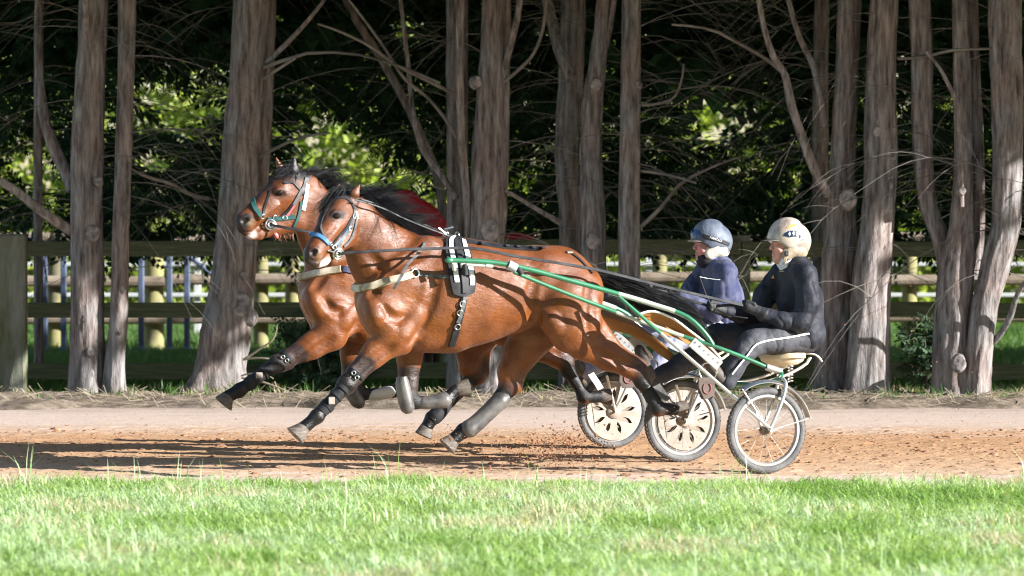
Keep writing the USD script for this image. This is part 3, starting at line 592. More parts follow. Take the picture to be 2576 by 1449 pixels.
# ================= fences
def fence():
    t = thing('plank_fence', 'mossy green plank fence with broad rails right behind the front trees', 'fence')
    D = 42.3
    us = [-720, -150, 30, 590, 1215, 1865, 2480, 3100]
    for u in us:
        x = at(u, 600, D)[0]
        if u == 30:
            obj('post', rbox((at(15, 600, 41.2)[0], 11.2, .72), (.40, .26, 1.74), .02), postM, t, label='broad algae stained end post with bolt holes'); continue
        obj('post', rbox((x, D - 30 + .12, .72), (.19, .14, 1.7), .012), postM, t)
    xs = [at(u, 600, D)[0] for u in us]
    for k in range(len(xs) - 1):
        for z, h in ((1.44, .155), (.815, .155), (.19, .16)):
            v, f = rbox(((xs[k] + xs[k + 1]) / 2, D - 30, z + rng.normal(0, .006)), (xs[k + 1] - xs[k] - .012, .05, h), .012)
            obj('rail', (v, f), railM, t)
fence()
def fence2():
    t = thing('post_and_rail_fence', 'round railed paddock fence with yellow lichened posts in the sun', 'fence')
    D = 54.6
    for u in (-200, 138, 385, 655, 735, 1000, 1330, 1660, 2020, 2290, 2620):
        x = at(u, 700, D)[0]; w = .27 if u in (138, 385) else .2
        obj('post', tube(np.array([[x, D - 30 + .1, -.06], [x, D - 30 + .1, .7], [x, D - 30 + .1, 1.42 + rng.normal(0, .03)]]), [w / 2, w / 2, w / 2 * .95], 12), lichenM, t)
    for z in (1.46, .93, .42):
        for k in range(5):
            a = np.array([-7.5 + k * 3, D - 30 - .07, z + rng.normal(0, .015)]); b = a + [2.97, 0, rng.normal(0, .012)]
            obj('rail', tube(np.stack([a, (a + b) / 2, b]), .075, 10), roundM, t)
fence2()
lab = ['leftmost blue painted stand by the yellow post at far left', 'second blue upright behind the fence left of the thin trunk', 'blue upright just left of the broad lit post', 'blue upright just right of the broad lit post', 'blue upright with a slanting brace behind the thick leaning trunk']
for (u, v0, v1), l in zip(((112, 640, 850), (160, 640, 845), (355, 640, 870), (426, 640, 850), (470, 640, 830)), lab):
    D = 53.6; x = at(u, 700, D)[0]; z1 = at(u, v0, D)[2]
    t = thing('jump_stand', l, 'jump stand', group='blue jump stands in the paddock')
    obj('upright', rbox((x, D - 30, z1 / 2), (.075, .075, z1), .01), blueM, t)
    obj('foot', rbox((x, D - 30, .03), (.09, .6, .09), .01), blueM, t)
    if u == 470: obj('brace', bar((x, D - 30, z1), (x + .45, D - 30, .9), .03), blueM, t)
t = thing('white_fence', 'pale rails glimpsed far across the paddock', 'fence')
for x in np.arange(-9, 10, 2.2): obj('post', rbox((x, 31, .55), (.1, .1, 1.2), .01), whiteM, t)
for z in (1.05, .6): obj('rail', rbox((0, 30.9, z), (20, .05, .06), .01), whiteM, t)
# shrubs by the fence
def shrub(label, u, v, depth, rad, n):
    t = thing('shrub', label, 'shrub'); c = at(u, v, depth); c[2] = max(c[2], .1)
    pr = [needle_spray(rng, .16, 9, .016) for _ in range(3)]
    k = rng.normal(0, 1, (n, 3)); k /= np.linalg.norm(k, axis=1, keepdims=True); P = c + k * (rng.random(n) ** .4)[:, None] * rad; P[:, 2] = np.abs(P[:, 2])
    P = P[meshkit.fbm(P * 5, 2, 3) > .36]
    obj('foliage', scatter(pr, rng.integers(0, 3, len(P)), P, rots(rng, len(P), .8), rng.uniform(.7, 1.3, len(P))), bushleaf, t, smooth=False)
    ms = [tube(spline(np.array([[c[0], c[1], -.05], c * .5 + (c + k[i] * rad) * .5 - [0, 0, .1], c + k[i] * rad]), 6), np.linspace(.008, .002, 6), 4) for i in range(26)]
    obj('stems', cat(ms), twigM, t, smooth=False)
shrub('blue green juniper shrub under the horses\' chests beside the thick leaning tree', 800, 880, 41.9, np.array([.52, .3, .36]), 900)
shrub('sparse shrub between the twin trunks and the tree at the right edge', 2335, 880, 40.6, np.array([.3, .3, .3]), 420)
t = thing('dead_branch', 'pale fallen bare branch against the foot of the thick leaning tree', 'branch')
ms = []
for px in ([(612, 905, 7), (650, 880, 6), (690, 850, 5), (700, 815, 3)], [(612, 905, 6), (660, 900, 5), (720, 915, 4)], [(608, 950, 7), (660, 960, 6), (705, 975, 5), (745, 990, 3)], [(608, 945, 5), (650, 938, 4), (690, 950, 3)], [(690, 960, 5), (720, 1000, 4), (760, 1010, 2)]):
    q = np.array([at(u, v, 40.5) for u, v, w in px]); q[:, 1] += np.linspace(0, -.2, len(q)); ms.append(tube(spline(q, 12), np.linspace(px[0][2], px[-1][2], 12) / 2 * 40 / FPX, 6))
obj('stick', cat(ms), strawM, t, smooth=60)
# ================= horses
def coatM(name, c, c2):
    return usdkit.material(stage, f'/World/Looks/{name}', {
        'a': ('attribute', {'attribute': 'tint'}), 't': ('texture_coordinate', {}), 'n': ('noise_texture', {'scale': 6.0, 'detail': 9.0, 'roughness': 0.7}), 'r': ('rgb_ramp', {'ramp': [(0.3, (0.62, 0.58, 0.56)), (0.5, (1, 1, 1)), (0.72, (1.25, 1.3, 1.3))]}), 'mx': ('mix', {'mix_type': 'multiply', 'fac': 1.0}),
        'm': ('mapping', {'scale': (9, 9, 16)}), 'bn': ('noise_texture', {'scale': 2.0, 'detail': 7.0, 'roughness': 0.7, 'distortion': 0.4}), 'b': ('bump', {'strength': 0.5, 'distance': 0.015}),
        'n3': ('noise_texture', {'scale': 7.0, 'detail': 3.0}), 'rr': ('rgb_ramp', {'ramp': [(0.40, (0.31, 0.31, 0.31)), (0.60, (0.60, 0.60, 0.60))]}),
        'p': ('principled_bsdf', {'specular_ior_level': 0.4, 'sheen_weight': 0.03, 'sheen_roughness': 0.4})},
        [('a.color', 'mx.color1'), ('t.object', 'n.vector'), ('n.fac', 'r.fac'), ('r.color', 'mx.color2'), ('mx.color', 'p.base_color'), ('t.object', 'm.vector'), ('m.vector', 'bn.vector'), ('bn.fac', 'b.height'), ('b.normal', 'p.normal'),
         ('t.object', 'n3.vector'), ('n3.fac', 'rr.fac'), ('rr.color', 'p.roughness')], surface='p.BSDF')
coat = coatM('bay_coat', None, None)
hairM = M('black_hair', (0.005, 0.005, 0.006), rough=0.55, spec=0.25)
leather = M('black_leather', (0.012, 0.012, 0.014), (0.03, 0.03, 0.033), scale=12, rough=0.5, spec=0.22)
reinM = M('rein_leather', (0.022, 0.022, 0.024), (0.05, 0.05, 0.052), scale=9, rough=0.65, spec=.1)
greyStrap = M('grey_webbing', (0.045, 0.045, 0.048), (0.13, 0.13, 0.13), scale=20, rough=0.6, spec=.25)
steel = M('steel', (0.62, 0.62, 0.6), (0.8, 0.8, 0.78), scale=9, rough=0.22, metal=1.0)
creamPad = M('cream_pad', (0.30, 0.22, 0.12), (0.46, 0.41, 0.33), scale=9, rough=0.7, bump=.2)
whitePad = M('white_pad', (0.62, 0.63, 0.58), (0.74, 0.74, 0.70), scale=14, rough=0.5)
blueBand = M('blue_band', (0.025, 0.085, 0.20), (0.06, 0.16, 0.30), scale=12, rough=0.55)
greenBand = M('green_band', (0.008, 0.045, 0.045), (0.015, 0.075, 0.065), scale=12, rough=0.55)
hoofM = M('hoof_horn', (0.05, 0.04, 0.033), (0.15, 0.12, 0.095), scale=9, rough=0.6, bump=.3, bscale=30, stretch=(2, 2, 9))
bootGrey = M('rubber_boot', (0.028, 0.028, 0.030), (0.115, 0.105, 0.095), scale=9, rough=0.42, spec=.5)
bootBlack = M('neoprene_boot', (0.012, 0.012, 0.014), (0.03, 0.03, 0.033), scale=9, rough=0.65, spec=.2)
bootWhite = M('pale_boot', (0.45, 0.44, 0.41), (0.55, 0.54, 0.5), scale=6, rough=0.5)
velcro = M('velcro_patch', (0.22, 0.18, 0.15), (0.28, 0.24, 0.2), scale=20, rough=0.8)
eyeM = M('eye', (0.012, 0.008, 0.006), rough=0.08, spec=0.3)
pinkM = M('tongue', (0.45, 0.12, 0.12), rough=0.35)
rugM = M('red_rug', (0.42, 0.008, 0.018), (0.5, 0.012, 0.025), scale=5, rough=0.75, bump=.2, bscale=14)

BAY = np.array([0.145, 0.043, 0.0095]); DARKBAY = np.array([0.055, 0.0135, 0.005]); BLACK = np.array([0.005, 0.004, 0.004])

NB = dict(   # landmarks: u, v, side offset in metres (+ towards the camera), radius in picture units
    trunk=[(1000, 748, 0, 112), (1060, 742, 0, 134), (1130, 741, 0, 141), (1200, 736, 0, 126), (1270, 729, 0, 110), (1340, 718, 0, 97), (1400, 716, 0, 94), (1438, 735, 0, 84)],
    tw=[.60, .66, .72, .78, .82, .80, .76],
    withers=[(1100, 640, 0, 36), (1160, 640, 0, 32), (1230, 648, 0, 30)],
    neck=[(1022, 690, 0, 112), (957, 640, .01, 87), (918, 590, .03, 64), (895, 548, .05, 50), (880, 520, .06, 40)])
def horse_body(fr, T, d):
    """T maps the nearer horse's pixels to this horse's; d holds what is its own (head, neck, fore legs)"""
    B = Body()
    k0 = 29.0 / FPX
    def P(p, own=False):
        u, v, lat, r = p
        if not own: u, v, r = *T(u, v), r * T.s
        q = fr.HP(u, v, lat); return q, r * fr.px(q)
    def ch(pts, k=.03, w=1.0, own=False): B.chain([P(p, own) for p in pts], k, w)
    ch(NB['trunk'], .05, NB['tw']); ch(NB['withers'], .06, .7)
    # hind quarters, both sides
    for s in (1, -1):
        ch([(1375, 690, .09 * s, 62), (1455, 742, .115 * s, 62)], .06, .8)
        ch([(1458, 735, .115 * s, 52), (1466, 800, .115 * s, 46)], .05, .75)
        ch([(1385, 662, .10 * s, 20), (1400, 674, .11 * s, 22)], .06)
        ch([(1075, 640, .10 * s, 48), (1010, 705, .135 * s, 60), (958, 765, .14 * s, 55)], .045, .6)
        ch([(1002, 785, .14 * s, 60), (1012, 830, .15 * s, 42)], .06, .55)
        ch([(932, 768, .085 * s, 32), (950, 800, .095 * s, 34)], .06, .8)
    ch([(988, 758, 0, 76), (985, 800, 0, 70)], .05, .75)
    ch([(1060, 850, 0, 36), (1140, 852, 0, 30)], .05, 1.6)
    if 'neck' in d: ch(d['neck'], .05, .52, True)
    else: ch(NB['neck'], .05, .52)
    hind = []
    # near hind, stretched back
    ch([(1425, 760, .14, 80), (1442, 820, .165, 64), (1468, 862, .17, 43), (1530, 900, .17, 32), (1585, 922, .17, 27), (1606, 938, .17, 25)], .035, [.72, .68, .72, .8, .8])
    ch([(1392, 795, .17, 46), (1425, 850, .175, 36)], .04, .65)
    ch([(1490, 820, .16, 34), (1560, 890, .17, 17), (1616, 915, .17, 11)], .03, .7)
    ch([(1606, 935, .17, 25), (1614, 960, .17, 19), (1635, 990, .17, 14.5), (1652, 1020, .17, 15), (1656, 1029, .17, 18.5)], .02, .85); ch([(1656, 1029, .17, 18), (1684, 1029, .17, 14.5), (1698, 1028, .17, 17)], .02)
    # far hind, under the body
    fh = d.get('far_hind') or [(1385, 770, -.13, 80), (1345, 830, -.15, 62), (1305, 890, -.16, 42), (1283, 935, -.16, 31), (1282, 970, -.16, 28), (1262, 996, -.16, 19), (1215, 1042, -.16, 15), (1175, 1078, -.16, 16), (1166, 1084, -.16, 19), (1149, 1098, -.16, 15), (1141, 1106, -.16, 17)]
    own = 'far_hind' in d; d['fh'] = (fh, own)
    ch(fh[:5], .035, [.75, .72, .75, .8], own); ch(fh[4:9], .02, .85, own); ch(fh[8:], .02, 1.0, own)
    hp = d.get('hock_point', [(1340, 880, -.16, 30), (1308, 940, -.16, 14), (1303, 975, -.16, 12)]); ch(hp, .03, .7, own)
    fl = d.get('near_fore') or [(965, 790, .16, 56), (988, 848, .17, 47), (942, 890, .17, 33), (895, 940, .17, 24), (872, 967, .17, 25), (858, 983, .17, 18), (830, 1012, .17, 14.5), (804, 1040, .17, 15), (798, 1047, .17, 19), (774, 1068, .17, 15), (762, 1078, .17, 18)]
    own = 'near_fore' in d
    ch(fl[:5], .03, .75, own); ch(fl[4:], .018, .88, own)
    el = d.get('elbow', (1014, 868, .17, 24)); ch([el, (el[0] + 4, el[1] - 14, .17, 26)], .035, .8, 'elbow' in d)
    ff = d.get('far_fore') or [(1030, 800, -.15, 56), (1032, 850, -.16, 44), (1030, 900, -.16, 32), (1026, 965, -.16, 25), (1026, 1000, -.16, 25), (1045, 1012, -.16, 17), (1085, 1011, -.16, 14), (1116, 1008, -.16, 15), (1124, 1004, -.16, 18), (1142, 984, -.16, 14), (1152, 979, -.16, 16)]
    own = 'far_fore' in d
    ch(ff[:5], .03, .78, own); ch(ff[4:], .018, .88, own)
    for pts, k, w in d['head']: ch(pts, k, w, True)
    for pts, k, w in d['carve']:
        for p in pts:
            q, r = P(p, True); B.cone(q, q + 1e-4, r, r, k, w, True)
    for c, r, k in d.get('nose', ()): pass
    B.build(0.02, 0.5); K = .45
    def relief(px, r, k, up, own=False):
        px = spline(np.array([p if own else T(*p) for p in px], float), 14); C, N = B.cast(fr, px)
        return [(C[i] + N[i] * up, C[i + 1] + N[i + 1] * up) for i in range(13)], r, k
    carves = [relief(p, r, .05, u + .42 * r) for p, r, u in (
        ([(1070, 640), (1010, 662), (962, 702), (934, 742)], .020, .012), ([(1098, 690), (1084, 760), (1052, 826), (1028, 858)], .022, .012), ([(962, 772), (996, 802), (1034, 806)], .016, .011),
        ([(1352, 806), (1334, 770), (1346, 706)], .028, .016), ([(1486, 704), (1474, 780), (1482, 846)], .014, .010), ([(1502, 882), (1560, 908), (1600, 918)], .013, .008), ([(985, 872), (936, 906), (892, 944)], .013, .008), ([(930, 640), (960, 672), (1000, 700)], .03, .024))]
    bumps = [relief(p, r, .04, -r + u * K) for p, r, u in (([(1388, 800), (1400, 826)], .045, .008), ([(1052, 790), (1020, 838)], .05, .010), ([(930, 768), (944, 806)], .04, .010), ([(1500, 760), (1502, 820)], .03, .006))]
    bumps += [relief(p, r, .012, -r + .005, True) for p, r in d.get('ridge', ())]
    for segs, r, k in carves:
        for a, b in segs: B.cone(a, b, r, r, k, 1, True)
    for segs, r, k in bumps:
        for a, b in segs: B.cone(a, b, r, r, k, 1)
    for (u, v), r, k in d.get('holes', ()):
        C, N = B.cast(fr, [(u, v)]); B.cone(C[0] - N[0] * r * .25, C[0] + N[0] * r * .8, r * .7, r, k, 1, True)
    for p, r in d.get('slits', ()):
        for a, b in relief(p, r, .006, .001, True)[0]: B.cone(a, b, r, r, .006, 1, True)
    B.build(0.0095, 0.5)
    # nostril and eye socket pressed into the near side
    return B, P, ff, fl

class Map:
    def __init__(s, u0, v0, U0, V0, sc): s.a = (u0, v0, U0, V0); s.s = sc
    def __call__(s, u, v): u0, v0, U0, V0 = s.a; return U0 + (u - u0) * s.s, V0 + (v - v0) * s.s

def boot(parent, fr, name, pts, mat, label=None, w=1.0, sides=18):
    """sleeve round a limb: landmarks with radii"""
    C = []; R = []
    for u, v, lat, r in pts:
        q = fr.HP(u, v, lat); C.append(q); R.append(r * .88 * fr.px(q))
    Q = spline(np.c_[np.array(C), R], 18); t = np.linspace(0, 1, 18)
    Q[:, 3] *= np.where((t < .06) | (t > .94), .93, 1)
    return obj(name, tube(Q[:, :3], Q[:, 3], sides), mat, parent, smooth=50, label=label)
def hoof(parent, fr, cor, sole, toe, lat, r1, r2, name='hoof'):
    """cor, sole: pixel centres of the coronet and the ground surface; toe: pixel of the toe tip"""
    c = fr.HP(*cor, lat); s_ = fr.HP(*sole, lat); t = fr.HP(*toe, lat); px = fr.px(c)
    ax = s_ - c; L = np.linalg.norm(ax); ax /= L; td = t - s_; td -= ax * (td @ ax); tl = np.linalg.norm(td); td /= tl; sd = np.cross(ax, td)
    g = np.linspace(0, 2 * PI, 26, endpoint=False); rows = []
    for f, ra, sh in ((-.12, r1 * .92, 0), (0, r1, 0), (.3, r1 + (r2 - r1) * .33, .12), (.65, r1 + (r2 - r1) * .7, .3), (1, r2, .45), (1.0, r2 * .8, .4)):
        R = ra * px; ex = np.where(np.cos(g) > 0, 1.0 + .25 * max(f, 0), 1.0)
        rows.append(c + ax * (f * L) + td * (sh * (tl - r2 * px)) + R * (np.cos(g) * ex)[:, None] * td + R * .92 * np.sin(g)[:, None] * sd)
    V = np.array(rows).reshape(-1, 3); m, n = len(rows), 26; V = np.vstack([V, s_ + td * .3 * tl - ax * .012])
    i, j = np.meshgrid(np.arange(m - 1), np.arange(n), indexing='ij'); j2 = (j + 1) % n
    q = np.stack([i * n + j, i * n + j2, (i + 1) * n + j2, (i + 1) * n + j], -1).reshape(-1, 4)
    j = np.arange(n); b = (m - 1) * n
    F = np.vstack([q[:, [0, 1, 2]], q[:, [0, 2, 3]], np.stack([b + j, b + (j + 1) % n, 0 * j + m * n], 1)])
    if np.linalg.det(np.stack([ax, td, sd])) < 0: F = F[:, ::-1]
    return obj(name, (V, F), hoofM, parent, smooth=40)
def strap(parent, B, fr, name, px, w, mat, t=.005, off=.001, n=24, label=None):
    px = np.array(px, float); q = spline(px, n) if len(px) > 2 else np.linspace(px[0], px[-1], n)
    P, N = B.cast(fr, q, off)
    P = ndimage.gaussian_filter1d(P, 1.2, axis=0, mode='nearest'); N = ndimage.gaussian_filter1d(N, 2, axis=0, mode='nearest')
    return obj(name, ribbon(P, N, w, t), mat, parent, smooth=40, label=label)
def sub(parent, name, label=None):
    x = UsdGeom.Xform.Define(stage, numbered(str(parent.GetPath()), name)); return tag(x.GetPrim(), label)
def eye(parent, B, fr, u, v, r):
    P, N = B.cast(fr, [(u, v)]); obj('eye', ball(P[0] - N[0] * r * .50, r, 2, (1, 1, .8)), eyeM, parent, smooth=True)
def coat_tint(V, fr, segs, P):
    c = np.tile(BAY, (len(V), 1))
    z = V[:, 2]; up = np.clip((z - 1.25) / .35, 0, 1)[:, None]; c = c * (1 - .32 * up) + DARKBAY * .32 * up
    c *= (0.82 + .36 * meshkit.fbm(V * 5, 3, 77))[:, None]
    for a, b, r, f, col, amt in segs:
        d = b - a; t = np.clip(((V - a) @ d) / (d @ d + 1e-9), 0, 1); D = np.linalg.norm(V - a - t[:, None] * d, axis=1)
        k = (np.clip((r + f - D) / f, 0, 1) ** 1.2 * amt)[:, None]; c = c * (1 - k) + np.asarray(col) * k
    return c

def make_horse(label, fr, T, d):
    B, P, ff, fl = horse_body(fr, T, d)
    t = thing('trotting_horse', label, 'horse', fr.O, fr.ang)
    V, F = B.mesh()
    def own(p): return P(p, True)[0]
    L = lambda pts, o=False: [P(p, o)[0] for p in pts]
    S = []
    nf = L(fl, 'near_fore' in d); q = L(ff, 'far_fore' in d)
    for leg in (nf, q):
        S.append((leg[3] * .6 + leg[2] * .4, leg[5], .075, .03, BLACK * 2.2, .9))
        for i in range(4, len(leg) - 1): S.append((leg[i], leg[i + 1], .06, .02, BLACK, 1))
    h1 = L([(1606, 935, .17, 1), (1614, 960, .17, 1), (1652, 1020, .17, 1), (1700, 1028, .17, 1)]); h2 = L([d['fh'][0][i] for i in (4, 5, 8, 10)], d['fh'][1])
    for h in (h1, h2):
        for i in range(3): S.append((h[i], h[i + 1], .055, .03, BLACK, 1))
        S.append((h[0] + (h[0] - h[1]) * .9, h[0], .03, .07, BLACK * 4, .9))
    for a, b, r, f, col, amt in d['marks']: S.append((own((*a, 1)), own((*b, 1)), r, f, np.array(col), amt))
    g = P((1440, 862, -.02, 1))[0]; S.append((P((1395, 862, .05, 1))[0], P((1300, 850, .02, 1))[0], .03, .08, (.38, .17, .07), .45))
    S.append((P((1022, 872, .1, 1))[0], P((1030, 862, .1, 1))[0], .02, .04, (.6, .5, .4), .7))
    obj('body', (V, F), coat, t, color=coat_tint(V, fr, S, P))
    for u, v, r in d['eye']: eye(t, B, fr, u, v, r)
    # hooves
    def H(cor, sole, toe, lat, r1, r2, o=False):
        if not o: cor, sole, toe, r1, r2 = T(*cor), T(*sole), T(*toe), r1 * T.s, r2 * T.s
        hoof(t, fr, cor, sole, toe, lat, r1, r2)
    H((1698, 1028), (1726, 1026), (1731, 1050), .17, 16, 21)
    if not d['fh'][1]: H((1142, 1105), (1124, 1124), (1100, 1124), -.16, 17, 23)
    for a in d['hooves']: H(*a, o=True)
    # mane and tail
    r2 = np.random.default_rng(d['seed'])
    n = 230; cl = spline(np.array([[*own(p)] for p in d['crest']]), n); roots, dirs, lens = [], [], []
    for i in range(n):
        roots.append(cl[i] + r2.normal(0, .012, 3)); k = i / n
        dv = np.array([-1.0, r2.normal(-.1, .35), d['lift'] + r2.normal(0, .22)]); dirs.append(dv); lens.append(d['mane'] * (0.4 + .7 * r2.random()) * (1 - .5 * abs(k - .35)))
    obj('mane', strands(roots, dirs, lens, r2, .0019, 8, .42, .08, 12, .012), hairM, t, smooth=True)
    if 'forelock' in d:
        p0, p1 = d['forelock']; a, b = own((*p0, 1)), own((*p1, 1)); n = 260; roots = a + r2.normal(0, .016, (n, 3)) + [-.0, 0, .02]; dirs = (b - a) + r2.normal(0, .035, (n, 3))
        obj('forelock', strands(roots, dirs, np.full(n, np.linalg.norm(b - a)) * r2.uniform(.6, 1.1, n), r2,   .0026, 6, .05, .02, 3, .006), hairM, t, smooth=True)
    n = 900; A = [P((u, v, 0, 1))[0] for u, v in ((1484, 682), (1520, 700), (1580, 722), (1650, 758), (1720, 795), (1785, 862))]
    tl = spline(np.array(A), 40); W = np.interp(np.linspace(0, 1, 40), [0, .1, .4, .75, 1], [.018, .05, .085, .10, .05]); ms = []
    for i in range(170):
        k0 = int(r2.uniform(0, 13)); k1 = int(np.clip(r2.normal(32, 7), k0 + 8, 39)); o = r2.normal(0, .5, 3); q = np.linspace(k0, k1, 11).astype(int); tt = np.linspace(0, 1, 11)
        C = tl[q] + o * W[q][:, None] * (.35 + .65 * tt)[:, None] + (r2.normal(0, .022, 3) * np.sin(tt[:, None] * r2.uniform(3, 8)))
        for c in range(13):
            D = C + r2.normal(0, .010, 3) + r2.normal(0, .02, 3) * tt[:, None] ** 2
            ms.append(tube(D, .0021 * (1 - .7 * tt), 3, cap=False))
    ms.append(tube(tl[:24] , W[:24] * .5, 10))
    obj('tail', cat(ms), hairM, t, smooth=True)
    return t, B, P
def saddle(t, B, fr, T):
    """back pad, girth and breast collar; pixels are the nearer horse's"""
    h = sub(t, 'harness')
    Lf = spline(np.array([[1148, 600], [1120, 606], [1118, 622], [1126, 665], [1133, 715], [1140, 742]], float), 22); Rt = spline(np.array([[1162, 602], [1170, 611], [1184, 649], [1193, 690], [1195, 715], [1190, 738]], float), 22)
    a = np.linspace(0, 1, 9)[:, None, None]; PX = (Lf[None] * (1 - a) + Rt[None] * a)
    bul = 10 * np.sin(np.linspace(0, PI, 9)); PX[:, -1, 1] += bul; PX[:, -2, 1] += bul * .6
    flat = np.array([T(*p) for p in PX.reshape(-1, 2)]); G, N = B.cast(fr, flat, .002); G = G.reshape(9, 22, 3); N = N.reshape(9, 22, 3)
    G = ndimage.gaussian_filter1d(G, 1, axis=1, mode='nearest')
    pad = sheet(G, N, .022); mir = (pad[0] * [1, -1, 1], pad[1][:, ::-1])
    obj('saddle_pad', cat([pad, mir]), leather, h, smooth=50)
    for (l, r, j0, j1) in ((1.2, 2.6, 1, 18), (5.9, 7.4, 2, 19)):
        pl = []
        for s in (l, r):
            i0 = int(s); f = s - i0; pl.append(G[i0, j0:j1] * (1 - f) + G[i0 + 1, j0:j1] * f + N[i0, j0:j1] * .022)
        Gs = np.array([pl[0], pl[0] * .5 + pl[1] * .5, pl[1]]); v = sheet(Gs, np.array([N[4, j0:j1]] * 3), .008)
        obj('pad_stripe', v, whitePad, h, smooth=40); obj('pad_stripe', (v[0] * [1, -1, 1], v[1][:, ::-1]), whitePad, h, smooth=40)
    mid = G[4] + N[4] * .024
    obj('back_strap', ribbon(mid[1:21], N[4][1:21], .038, .008), leather, h, smooth=40)
    def st(name, px, w, mat, par=h, tt=.006, n=26, label=None, off=.001): return strap(par, B, fr, name, [T(*p) for p in px], w, mat, tt, off, n, label)
    st('girth', [(1167, 750), (1160, 785), (1148, 830), (1135, 872)], .05, leather, tt=.012)
    st('girth_billet', [(1168, 742), (1158, 790), (1150, 812)], .03, greyStrap, tt=.018)
    for u, v in ((1162, 764), (1156, 786), (1150, 820)):
        P_, N_ = B.cast(fr, [T(u, v)], .016); obj('buckle', ring(P_[0], .02, .004, N_[0], 16, 6), steel, h, smooth=True)
    st('back_reins', [(1165, 606), (1215, 614), (1270, 622), (1330, 626), (1362, 627)], .05, leather, tt=.012)
    for u, v in ((1210, 615), (1272, 622), (1300, 624), (1340, 626), (1364, 627)):
        P_, N_ = B.cast(fr, [T(u, v)], .014); obj('keeper', rbox(P_[0], (.03, .06, .016), .004), bootBlack, h)
    st('crupper', [(1428, 633), (1455, 652), (1478, 676), (1490, 690)], .022, leather, tt=.010)
    P_, N_ = B.cast(fr, [T(1432, 637)], .01); obj('buckle', rbox(P_[0], (.05, .03, .02), .006), steel, h)
    # ring terrets on the saddle
    for u, v in ((1150, 592), (1122, 588)):
        p = fr.HP(*T(u, v), .02); obj('terret', ring(p, .022, .005, (1, .3, 0), 18, 6), steel, h, smooth=True)
    return h, st
def collar(h, B, fr, px, mat, w=.055):
    P_, N_ = B.cast(fr, spline(np.array(px, float), 22), .002)
    P_ = ndimage.gaussian_filter1d(P_, 1.0, axis=0, mode='nearest'); f0 = P_[0]
    v = ribbon(P_, N_, w, .022)
    q = P_ * [1, -1, 1]; a = np.linspace(0, 1, 7)[1:-1, None]
    br = f0 * (1 - a) + q[0] * a + np.array([.03, 0, 0]) * np.sin(a * PI); nb = np.tile([1.0, 0, 0], (5, 1))
    C = np.vstack([P_[::-1], br, q]); Nn = np.vstack([N_[::-1], nb, N_ * [1, -1, 1]]); C = ndimage.gaussian_filter1d(C, 1.5, axis=0, mode='nearest')
    obj('breast_collar', ribbon(C, Nn, w, .020), mat, h, smooth=40)

# ---- the nearer horse
FN = Frame(at(1220, 1189, 28.92) * [1, 1, 0], 20.0)
TN = Map(0, 0, 0, 0, 1.0)
head_n = [([(876, 516, .06, 34), (852, 535, .10, 40), (838, 560, .13, 38), (818, 592, .19, 29), (800, 620, .235, 25), (789, 636, .26, 26)], .03, [.85, .85, .85, .85, .95]),
          ([(868, 560, .10, 40), (866, 592, .11, 33)], .03, .7), ([(866, 592, .11, 30), (838, 625, .17, 22), (812, 655, .22, 15), (800, 661, .24, 14)], .025, .75),
          ([(780, 652, .27, 15), (792, 662, .26, 13)], .02, .9),
          ([(884, 508, .10, 13), (892, 488, .12, 13), (907, 460, .13, 2.5)], .012, .6), ([(858, 502, .00, 12), (852, 484, -.01, 11), (853, 465, -.02, 4)], .012, .75),
          ([(850, 525, .15, 8), (842, 538, .17, 6)], .03, 1), ([(848, 572, .17, 7), (815, 612, .24, 6)], .03, 1)]
dn = dict(head=head_n, carve=[], holes=[((787, 637), .026, .006), ((791, 633), .022, .006)], slits=[([(778, 654), (797, 657), (818, 648), (832, 640)], .007)], ridge=[([(835, 541), (846, 533), (860, 538)], .017), ([(852, 572), (832, 596), (816, 612)], .018)], eye=[(847, 543, .033)],
          marks=[((787, 637, .28), (791, 634, .28), .040, .016, (.006, .004, .005), 1), ((768, 640, .25), (782, 658, .25), .05, .05, (.022, .014, .012), .95), ((806, 664, .25), (822, 656, .22), .016, .02, (.62, .56, .52), .9), ((800, 645, .3), (806, 650, .3), .01, .035, (.22, .13, .07), .7), ((840, 541, .2), (856, 541, .2), .022, .03, (.010, .006, .005), .95),
                 ((872, 496, .06), (842, 506, .08), .06, .05, (.010, .008, .008), 1), ((814, 520, .11), (772, 594, .18), .062, .055, (.020, .009, .007), .95), ((906, 463, .13), (893, 487, .12), .0, .022, (.02, .01, .01), .6)],
          hooves=[((764, 1077), (744, 1098), (714, 1096), .17, 18, 25), ((1151, 979), (1178, 974), (1188, 993), -.16, 16, 22)],
          crest=[(872, 492, .05), (905, 500, .05), (945, 528, .03), (985, 558, .01), (1030, 590, 0)], lift=.30, mane=.34, forelock=((856, 486, .07), (808, 546, .15)), seed=5)
dn['crest'] = [(*p, 1) for p in dn['crest']]
horse_n, BN, PN = make_horse('nearer bay horse with a blue noseband, in full trot', FN, TN, dn)
h, st = saddle(horse_n, BN, FN, TN)
collar(h, BN, FN, [(919, 727), (950, 716), (1000, 702), (1040, 689)], creamPad)
strap(h, BN, FN, 'trace_strap', [(1044, 688), (1080, 693), (1140, 697)], .026, greyStrap)
P_, N_ = BN.cast(FN, [(1042, 688)], .015); obj('collar_ring', ring(P_[0], .028, .006, N_[0]), steel, h, smooth=True)
lp = np.array([FN.HP(u, v, l) for u, v, l in ((1065, 596, .06), (1068, 612, .16), (1050, 640, .24), (1022, 670, .28), (1012, 690, .29), (1000, 712, .29), (990, 727, .28))]); lp = spline(lp, 30)
obj('martingale', ribbon(lp, np.tile([.2, .9, .3], (30, 1)), .02, .005), greyStrap, h, smooth=40)
